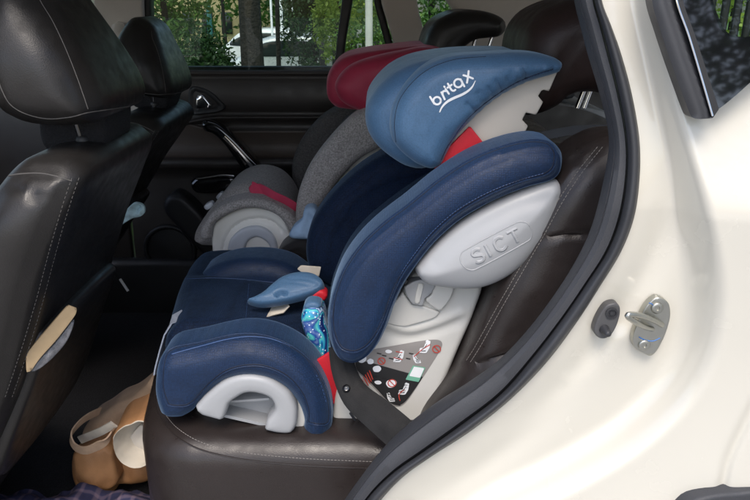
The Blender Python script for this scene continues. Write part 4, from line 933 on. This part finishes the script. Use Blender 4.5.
strap(oncast(fcv, [(252, 188), (262, 193), (273, 199), (284, 204), (295, 211)], .006, 3), (.4, -.4, .8), .034, .003).build('harness_strap', M['pink'], cf)
pbk = oncast(fcv, [(254, 188), (258, 192)], .012)[0]; puff([(249, 187), (256, 184), (264, 189), (266, 195), (258, 197), (251, 193)], P0=pbk, n=(0, -.7, .7), a=0, b=.01, r=.005, s=.004).build('buckle', M['pink'], cf)
puff([(204, 206), (211, 202), (213, 206), (207, 210)], Y=1.85, a=0, b=.02, r=.005, s=.005).build('release_tab', M['grey_far'], cf)
puff([(216, 197), (221, 192.5), (224, 196), (219, 200)], Y=1.95, a=0, b=.02, r=.005, s=.005).build('release_tab', M['grey_far'], cf)
puff([(302, 238), (297, 222), (297, 206), (300, 188), (307, 170), (320, 150), (340, 127), (362, 109), (388, 104), (396, 122), (384, 142), (362, 155), (344, 172), (328, 194), (316, 218), (310, 236)], Y=1.765, a=.02, b=.04, r=.024, s=.007, lump=.003, fn=rim(.011, .002, .0018)).build('side_wing', M['grey_fabric'], cf)
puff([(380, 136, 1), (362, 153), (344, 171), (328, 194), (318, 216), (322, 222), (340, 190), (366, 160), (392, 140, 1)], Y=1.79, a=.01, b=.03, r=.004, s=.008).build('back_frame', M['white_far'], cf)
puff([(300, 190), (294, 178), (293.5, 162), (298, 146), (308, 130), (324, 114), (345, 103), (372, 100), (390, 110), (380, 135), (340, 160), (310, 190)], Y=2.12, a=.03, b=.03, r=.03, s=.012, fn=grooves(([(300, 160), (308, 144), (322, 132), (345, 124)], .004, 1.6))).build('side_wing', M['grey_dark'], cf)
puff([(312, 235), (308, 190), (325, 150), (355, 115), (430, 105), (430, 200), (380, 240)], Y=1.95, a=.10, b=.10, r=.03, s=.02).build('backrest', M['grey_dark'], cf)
puff([(335, 84), (341, 73), (352, 64), (372, 57), (400, 51), (430, 47), (450, 60), (440, 100), (400, 116), (374, 114), (360, 110), (346, 104), (338, 96)], Y=1.80, a=.0, b=.04, r=.035, dome=.012, D=.08, s=.009, lump=.004, fn=rim(.02, .001, .004)).build('head_wing', M['crimson'], cf)
puff([(329, 84), (330, 72), (335, 62), (346, 54), (364, 49.5), (390, 46), (425, 43), (440, 50), (430, 100), (380, 105), (340, 102), (331, 94)], Y=1.96, a=.10, b=.12, r=.04, s=.012, lump=.004).build('head_pad', M['crimson'], cf)
# ================================================================== LOOSE THINGS IN THE CAR
sb = thing('seat_belt', 'black seat belt strap with round button, running down past the white seat base', 'seat belt', (.0, 1.02, .70))
bp_ = [((340, 346), 1.078), ((343, 367), 1.060), ((350, 386), 1.042), ((359, 399), 1.025), ((376, 413), 1.005), ((398, 432), .975), ((415, 448), .95)]
bpts = curve3([onY([p], y_)[0] for p, y_ in bp_], 6)
N_ = len(bpts); V = []; F = []
for i in range(N_):
    tt = unit(bpts[min(i+1, N_-1)] - bpts[max(i-1, 0)]); vv = unit(bpts[i] - CAM); wv = unit(np.cross(tt, vv)); nn = np.cross(wv, tt); k = i / (N_-1)
    hw_ = .020 + .008 * sm(k * 1.2)
    for s_ in np.linspace(-1, 1, 9): V.append(bpts[i] + wv * hw_ * s_ - nn * (.004 * (1 - s_*s_) + .0008 * sin(s_*9 + k*5)) * (1 if nn @ vv > 0 else -1))
    for s_ in np.linspace(1, -1, 9): V.append(bpts[i] + wv * hw_ * s_ + nn * .002 * (1 if nn @ vv > 0 else -1))
for i in range(N_-1):
    for k in range(18): k2 = (k+1) % 18; F.append([i*18+k, (i+1)*18+k, (i+1)*18+k2, i*18+k2])
wb_ = MD().add(V, F); wbv = wb_.bvh(); wb_.build('webbing', M['belt'], sb)
c = oncast(wbv, [(346.5, 388.5), (348, 389)], .002)[0]
# button sits on the webbing, left of its middle line
lathe([(.0066, -.004), (.0066, .002), (.0050, .0034), (.0040, .0026), (.0016, .0024), (.0001, .003)], c, unit((0, -.8, .45)), 20).build('button', M['gloss_black'], sb)

card = thing('cardboard_folder', 'buff folded card sticking out of the front seat pocket', 'folder', (-.53, 1.1, .84))
kc = cast(PKT, [(50, 342)], .012)[0][0]; print('card at', kc)
puff([(26.5, 372, 1), (26, 356), (28, 351, 1), (46, 330), (66, 307), (69, 305, 1), (77, 308, 1), (75, 315), (56, 340), (40, 358), (31, 371, 1)], P0=kc, n=(.55, -.8, .15), a=.0015, b=.003, r=.001, s=.004).build('card_sheet', M['card'], card)
fm = puff([(31, 371), (40, 357), (56, 340), (73, 319), (73, 326), (66, 342), (52, 358), (40, 368)], P0=kc + np.array([.0, .012, 0]), n=(.55, -.8, .15), a=.002, b=.004, r=.003, s=.004, lump=.014, lumpf=45)
tag(fm.build('plastic_bag', M['grey_plastic_film']), 'crumpled grey plastic film tucked in behind the buff card', 'plastic bag')
tm = puff([(122, 224), (124, 214), (130, 206), (136, 202), (144, 205), (145, 212), (141, 216), (133, 218), (126, 222)], Y=1.5, a=.003, b=.003, r=.002, s=.0035, lump=.03, lumpf=75)
tag(tm.build('tissue', M['tissue']), 'crumpled pale blue tissue hanging beside the near front seat', 'tissue')
gm = puff([(276, 262), (280, 248), (290, 240), (302, 236), (316, 240), (322, 256), (312, 268), (292, 270)], Y=1.62, a=.02, b=.05, r=.02, s=.007, lump=.03, lumpf=22)
tag(gm.build('jacket', M['blackcloth']), 'crumpled black jacket wedged between the two child seats', 'jacket')
bm2 = puff([(290, 236), (294, 226), (302, 219), (305, 208), (314, 206), (320, 216), (320, 234), (308, 238)], Y=1.60, a=.006, b=.02, r=.012, s=.005, lump=.018, lumpf=35)
tag(bm2.build('cloth', M['paleblue']), 'pale blue cloth tucked beside the navy seat, above the black jacket', 'cloth')
wb = onY([(120, 279), (128, 291)], 1.9)
tag(tube(resample(wb, n=5), .004, 8).build('cable_tie', M['white_print']), 'short white plastic strip hanging low in the dark behind the front seats', 'plastic strip')

# soft leather bag in the footwell
KF = 1.13
def fp(p, y): return onY([p], y*KF)[0]
bag = thing('handbag', 'slumped tan leather bag with looped strap and cream lined opening, in the footwell', 'bag', (-.55, 1.28, .42))
bag_fn = lambda P, px, d, V2: np.array([.018*noise.noise(Vector((p[0]*14, p[2]*14, 3))) + .005*noise.noise(Vector((p[0]*40, p[2]*25, 9))) for p in P]) * sm(d / .02)
puff([(75, 456), (78, 448), (92, 444), (106, 443), (120, 440), (140, 432), (158, 425), (166, 440), (164, 462), (154, 474), (138, 478), (124, 478), (117, 486), (100, 487), (84, 484), (76, 472)], Y=1.17*KF, a=.01, b=.06, r=.03, s=.007, fn=bag_fn).build('bag_body', M['tan'], bag)
puff([(74, 452, 1), (84, 446), (100, 444), (112, 446), (116, 460), (120, 478, 1), (114, 486), (98, 487), (84, 484), (77, 474)], Y=1.115*KF, a=.004, b=.05, r=.012, s=.006, fn=bag_fn).build('side_panel', M['tan'], bag)
puff([(84, 434), (90, 420), (104, 411), (118, 401), (132, 395), (146, 384), (153, 377), (160, 384), (158, 410), (152, 422), (136, 425), (122, 432), (110, 442), (96, 444)], Y=1.19*KF, a=.006, b=.05, r=.02, s=.007, fn=bag_fn).build('flap', M['suede'], bag)
col_c = [(113.5, 446), (114, 436), (121, 428), (130, 424), (139, 420.5), (147, 422), (154, 428), (157.5, 440), (156.5, 454), (151, 462), (143, 467), (133, 468), (122, 463), (116, 455)]
ring_ = onY(resample(spline(col_c, True), n=72, closed=True), 1.04*KF); cen = ring_.mean(0); n_ = len(ring_)
def cuff(rows, name, mt):
    V = []; F = []
    for k, (sc_, dy, dx) in enumerate(rows):
        for i, p in enumerate(ring_):
            wv_ = .004 * noise.noise(Vector((i * .35, k * .8, 4))); V.append(cen + (p - cen) * (sc_ + wv_ * 6) + np.array([dx, dy, -.3 * dx]))
    for k in range(len(rows) - 1):
        for i in range(n_): j = (i+1) % n_; F.append([k*n_+i, k*n_+j, (k+1)*n_+j, (k+1)*n_+i])
    return MD().add(V, F).build(name, mt, bag, sharp=70)
cuff(((1.0, 0, 0), (.975, -.002, 0), (.955, .002, 0), (.93, .025, .004), (.86, .05, .010), (.60, .068, .014), (.0, .072, .016)), 'lining', M['lining'])
cuff(((1.0, 0, 0), (1.04, .003, 0), (1.08, .03, 0), (1.10, .09, -.004)), 'cuff', M['tan'])
puff([(131, 466, 1), (127, 450), (131, 436), (141, 424, 1), (150, 430), (155, 442), (153, 455), (146, 464)], Y=1.085*KF, a=.001, b=.002, r=.002, s=.005, lump=.010, lumpf=30).build('inner_fold', M['shell_cream'], bag)
lpz = curve3([fp(p, y_) for p, y_ in (((100, 411), 1.15), ((86, 418), 1.12), ((76, 427), 1.10), ((71, 436), 1.085), ((74, 446), 1.075), ((84, 450.5), 1.065), ((96, 447), 1.06), ((106, 440), 1.055), ((113, 430), 1.06))], 6)
strap(lpz, lambda t: (.25 + .3*t, -.35, .9), .022, .003).build('strap', M['suede'], bag)
strap(curve3([fp(p, y_) for p, y_ in (((80, 440), 1.12), ((90, 436), 1.10), ((102, 431), 1.08), ((114, 424), 1.07))], 6), (.3, -.3, .9), .018, .003).build('strap', M['lining'], bag)
# checked cloth across the sill
V = []; F = []; nx, ny = 96, 26
A0 = onZ([(-6, 512)], .52)[0]
for j in range(ny):
    for i in range(nx):
        x = -1.00 + .58 * i / (nx-1); y = 1.03 + .185 * j / (ny-1)
        z = .432 + .028 * noise.noise(Vector((x*17, y*17, 2))) + .014 * noise.noise(Vector((x*40, y*34, 5))) + .02 * sin(pi * j / (ny-1))
        V.append((x, y, z))
N0 = len(V); V += [(x, y, z - .008) for x, y, z in V]
for j in range(ny-1):
    for i in range(nx-1): f = [j*nx+i, j*nx+i+1, (j+1)*nx+i+1, (j+1)*nx+i]; F.append(f); F.append([q+N0 for q in f[::-1]])
tag(MD().add(V, F).build('checked_cloth', M['plaid']), 'navy checked cloth bunched at the bottom in front of the shoes', 'cloth')

# ================================================================== OUTSIDE THE FAR WINDOW
def leaf_mesh(c, rad, n, size, seed, holes=.3):
    r_ = random.Random(seed); m = MD(); V = []; F = []
    nclump = max(6, int(n / 55)); cl = []
    for _ in range(nclump):
        while True:
            p = np.array([r_.uniform(-1, 1) for _ in range(3)]); l = np.linalg.norm(p)
            if .35 < l < 1: break
        cl.append((p, r_.uniform(.16, .34)))
    for _ in range(n):
        p, cr = r_.choice(cl); q = p + np.array([r_.gauss(0, 1) for _ in range(3)]) * cr * .55
        P = np.asarray(c) + q * np.asarray(rad); a_ = unit([r_.gauss(0, 1) for _ in range(3)]); b_ = unit(np.cross(a_, [r_.gauss(0, 1) for _ in range(3)])); s_ = size * r_.uniform(.6, 1.4)
        o = len(V); V += [P - a_*s_, P + b_*s_*.45, P + a_*s_, P - b_*s_*.45]; F.append([o, o+1, o+2, o+3])
    return m.add(V, F)
def trunk_mesh(base, top, r0, r1, bend=.1, seed=0):
    r_ = random.Random(seed); P = []; b0, t0 = np.array(base, float), np.array(top, float)
    for k in range(9):
        t = k/8; P.append(b0 + (t0-b0)*t + np.array([sin(t*3+seed)*bend*t, cos(t*2+seed)*bend*t, 0]))
    return tube(np.array(P), np.linspace(r0, r1, 9), 12)
def limbs(m, p, n, ln, r0, seed):
    r_ = random.Random(seed)
    for _ in range(n):
        d = unit([r_.gauss(0, 1), r_.gauss(0, 1), r_.uniform(.2, 1.2)]); m.join(tube([p, np.asarray(p) + d*ln*.5 + [0, 0, .05], np.asarray(p) + d*ln], np.array([r0, r0*.6, r0*.2]), 6))
    return m
def gz(x, y): return float(-.75 * sm((y - 5) / 9.0)) if y > 3.2 else 0.0
def tree(x, y, H, r0, crown, n, size, leaf, label, seed, group='trees outside', name='tree', bend=.1):
    z = gz(x, y); t = thing(name, label, 'tree', (x, y, z), group)
    tm = trunk_mesh((x, y, z - .1), (x, y, z + H*.75), r0, r0*.45, bend, seed); limbs(tm, (x, y, z + H*.55), 7, H*.28, r0*.4, seed)
    tm.build('trunk', M['bark'], t); cz, rr = crown
    leaf_mesh((x, y, z + cz), rr, n, size, seed).build('crown', M[leaf], t)
    return t
def bush(x, y, rad, n, size, leaf, label, seed):
    z = gz(x, y); t = thing('bush', label, 'bush', (x, y, z), 'bushes outside')
    leaf_mesh((x, y, z + rad[2]*.85), rad, n, size, seed).build('foliage', M[leaf], t)
    sm_ = limbs(MD(), (x, y, z), 8, rad[2]*1.1, .02, seed); sm_.build('stem', M['bark'], t)
def wx(px, Y): return float(onY([(px, 30)], Y)[0][0])
tree(wx(251, 8), 8, 6.5, .145, (5.2, (2.2, 2.2, 1.5)), 2600, .09, 'leaf_mid', 'tree with a thick dark trunk in the middle of the window', 11, bend=.02)
tree(wx(277, 13), 13, 6, .05, (5.2, (1.6, 1.6, 1.2)), 2000, .09, 'leaf_mid', 'slender tree standing in front of the pale parked cars', 12, bend=.05)
tree(wx(312, 14), 14, 4.6, .06, (1.9, (.55, .8, 1.25)), 6000, .04, 'leaf_dark', 'dark leafy tree right of the pale parked cars', 13)
tree(wx(335, 11), 11, 4.2, .05, (1.75, (.34, .5, .62)), 3200, .035, 'leaf_lime', 'lime green tree left of the black window post', 18)
tree(wx(348, 15), 15, 5, .06, (2.4, (.65, .8, 1.5)), 4500, .045, 'leaf_lime', 'tall lime green tree seen behind the black window post', 14)
tree(wx(170, 10), 10, 4.5, .06, (1.9, (.55, .7, 1.0)), 5000, .04, 'leaf_mid', 'green tree above the far front headrest', 15)
tree(wx(435, 9), 9, 4.5, .06, (1.7, (1.0, .9, 1.4)), 9000, .04, 'leaf_mid', 'tree seen through the rear quarter window above the middle headrest', 16)
tree(wx(225, 26), 26, 9, .07, (6.5, (4.5, 3, 3.0)), 3000, .2, 'leaf_mid', 'tall thin trunked tree in front of the cream building', 17)
tree(wx(305, 30), 30, 10, .15, (4.5, (4.2, 3, 4.4)), 9000, .14, 'leaf_mid', 'broad tree far beyond the parked cars', 19)
tree(wx(730, 8), 8, 5, .07, (1.6, (1.6, .9, 1.6)), 9000, .045, 'leaf_lime', 'yellow green tree seen through the glass above the white rear panel', 20)
bush(wx(206, 8), 8, (.30, .4, .68), 11000, .028, 'leaf_dark', 'tall dark bush beside the far front headrest', 21)
bush(wx(229, 9), 9, (.26, .35, .50), 7000, .028, 'leaf_dark', 'lower dark bush against the left of the thick trunk', 22)
bush(wx(184, 8.5), 8.5, (.25, .35, .60), 7000, .028, 'leaf_dark', 'dark bush half hidden by the far front headrest', 25)
bush(wx(268, 9), 9, (.14, .2, .27), 3000, .022, 'leaf_dark', 'small dark bush at the foot of the thick trunk', 23)
bush(wx(312, 12.5), 12.5, (.30, .4, .58), 6000, .03, 'leaf_dark', 'dark bush right of the parked cars', 24)
# buildings, fence and poles
def wbox(px0, px1, y0, y1, Y, th): 
    a_, b_ = onY([(px0, y1), (px1, y0)], Y); return box(((a_[0]+b_[0])/2, Y + th/2, (a_[2]+b_[2])/2), (b_[0]-a_[0], th, b_[2]-a_[2]), .02)
bd = thing('building', 'sunlit cream building behind the trees', 'building', (wx(215, 34), 34, -.75))
wbox(150, 262, -160, 52, 34, 6).build('wall', M['render_cream'], bd)
for k in range(5):
    px = 165 + 19*k; wn = wbox(px, px+9, -40, -8, 33.9, .2).build('window', M['car_glass'], bd); wbox(px-1, px+10, -8, -6.4, 33.8, .3).build('sill', M['concrete'], wn)
    wbox(px, px+9, 12, 34, 33.9, .2).build('window', M['car_glass'], bd)
P_ = lambda px, Y: (wx(px, Y), Y)
def pole(px, Y, w_, top, mt, label, bottom=None):
    x = wx(px, Y); z = gz(x, Y); r0 = w_ * Y / 700 / 2; t = thing('pole', label, 'pole', (x, Y, z), 'poles outside')
    lathe([(r0*1.8, 0), (r0*1.8, .06), (r0, .10), (r0*.85, top), (r0*.3, top + .05), (.0001, top+.06)], (x, Y, z), (0, 0, 1), 14).build('shaft', mt, t)
pole(210, 12, 5.5, 2.0, M['teal'], 'short dark teal post by the cream building')
pole(272, 20, 2.2, 6, M['white_paint'], 'thin white pole left of the slender trunk')
pole(282, 19, 2.6, 6, M['white_paint'], 'thin white pole right of the slender trunk')
pole(293, 21, 1.6, 5, M['white_paint'], 'thinnest white pole above the pale cars')
pole(369, 8, 7.5, 5, M['concrete'], 'thick pale pole seen between the black window posts')
fe = thing('fence', 'pale pillared fence with dark panels right of the bushes', 'fence', (wx(345, 12), 12, -.7))
for px in (327, 336, 346, 357): wbox(px, px+4.5, 28, 76, 12, .2).build('pillar', M['concrete'], fe)
wbox(320, 400, 40, 76, 12.3, .1).build('panel', M['black_plastic'], fe)
# railing behind the rear glass
rl = thing('railing', 'dark railing in front of greenery, seen through the glass above the white rear panel', 'railing', (wx(730, 5), 5, 0))
for px in (708, 722, 734, 746, 760): 
    x = wx(px, 5); tube([(x, 5, 0), (x, 5, 1.75)], .028, 8).build('bar', M['black_plastic'], rl)
x0, x1 = wx(690, 5), wx(775, 5)
for z in (.25, 1.68): box(((x0+x1)/2, 5, z), (x1-x0, .03, .05), .004).build('rail', M['black_plastic'], rl)

def parked_car(px, Y, s, paint, label):
    x = wx(px, Y); z = -.72; t = thing('parked_car', label, 'car', (x, Y, z), 'cars parked beyond the lawn')
    L = 4.3*s
    sidep = [(-2.1, .35), (-2.12, .62), (-1.9, .80), (-1.15, .90), (-.55, 1.34), (.1, 1.45), (.9, 1.40), (1.5, 1.02), (2.02, .92), (2.12, .60), (2.1, .34), (0, .25)]
    puff([(a*s, b*s) for a, b in sidep], P0=(x, Y, z), n=(0, -1, 0), a=.70*s, b=.70*s, r=.16*s, s=.09, world=True).build('body', paint, t)
    puff([(a*s, b*s) for a, b in [(-.85, .98), (-.45, 1.26), (.1, 1.33), (.80, 1.28), (1.15, 1.04), (1.0, .98)]], P0=(x, Y, z), n=(0, -1, 0), a=.862*s, b=.862*s, r=.01, s=.1, world=True).build('side_window', M['car_glass'], t)
    for wxo in (-1.32, 1.36):
        for yo in (-.80, .80):
            wh = lathe([(.20*s, -.11), (.32*s, -.10), (.33*s, 0), (.32*s, .10), (.20*s, .11)], (x + wxo*s, Y + yo*s, z + .33*s), (0, -1, 0), 20).build('wheel', M['tyre'], t)
            lathe([(.20*s, -.115), (.20*s, .115), (.05*s, .125)], (x + wxo*s, Y + yo*s, z + .33*s), (0, -1, 0), 14).build('rim', M['silver_paint'], wh)
    for zz, yy in ((.70, -.5), (.70, .5)): box((x - 2.06*s, Y + yy*s, z + zz*s), (.12, .30*s, .12*s), .02).build('headlight', M['white_print'], t)
parked_car(285, 17.5, .95, M['silver_paint'], 'silver car parked beyond the lawn, nearer of two')
parked_car(262, 21.5, .95, M['white_paint'], 'white car parked behind the silver one')
# overhanging tree on the street side: it shades the car and mirrors in the side glass
t = thing('tree', 'overhanging street tree mirrored in the dark side glass', 'tree', (4.6, -3.4, 0), 'trees outside')
tm = trunk_mesh((4.6, -3.4, -.1), (4.4, -3.2, 4.2), .17, .07, .1, 3); limbs(tm, (4.5, -3.3, 3.0), 9, 1.9, .06, 31); tm.build('trunk', M['bark'], t)
leaf_mesh((4.2, -3.2, 3.6), (2.4, 2.2, 1.6), 16000, .05, 33).build('crown', M['leaf_dark'], t)
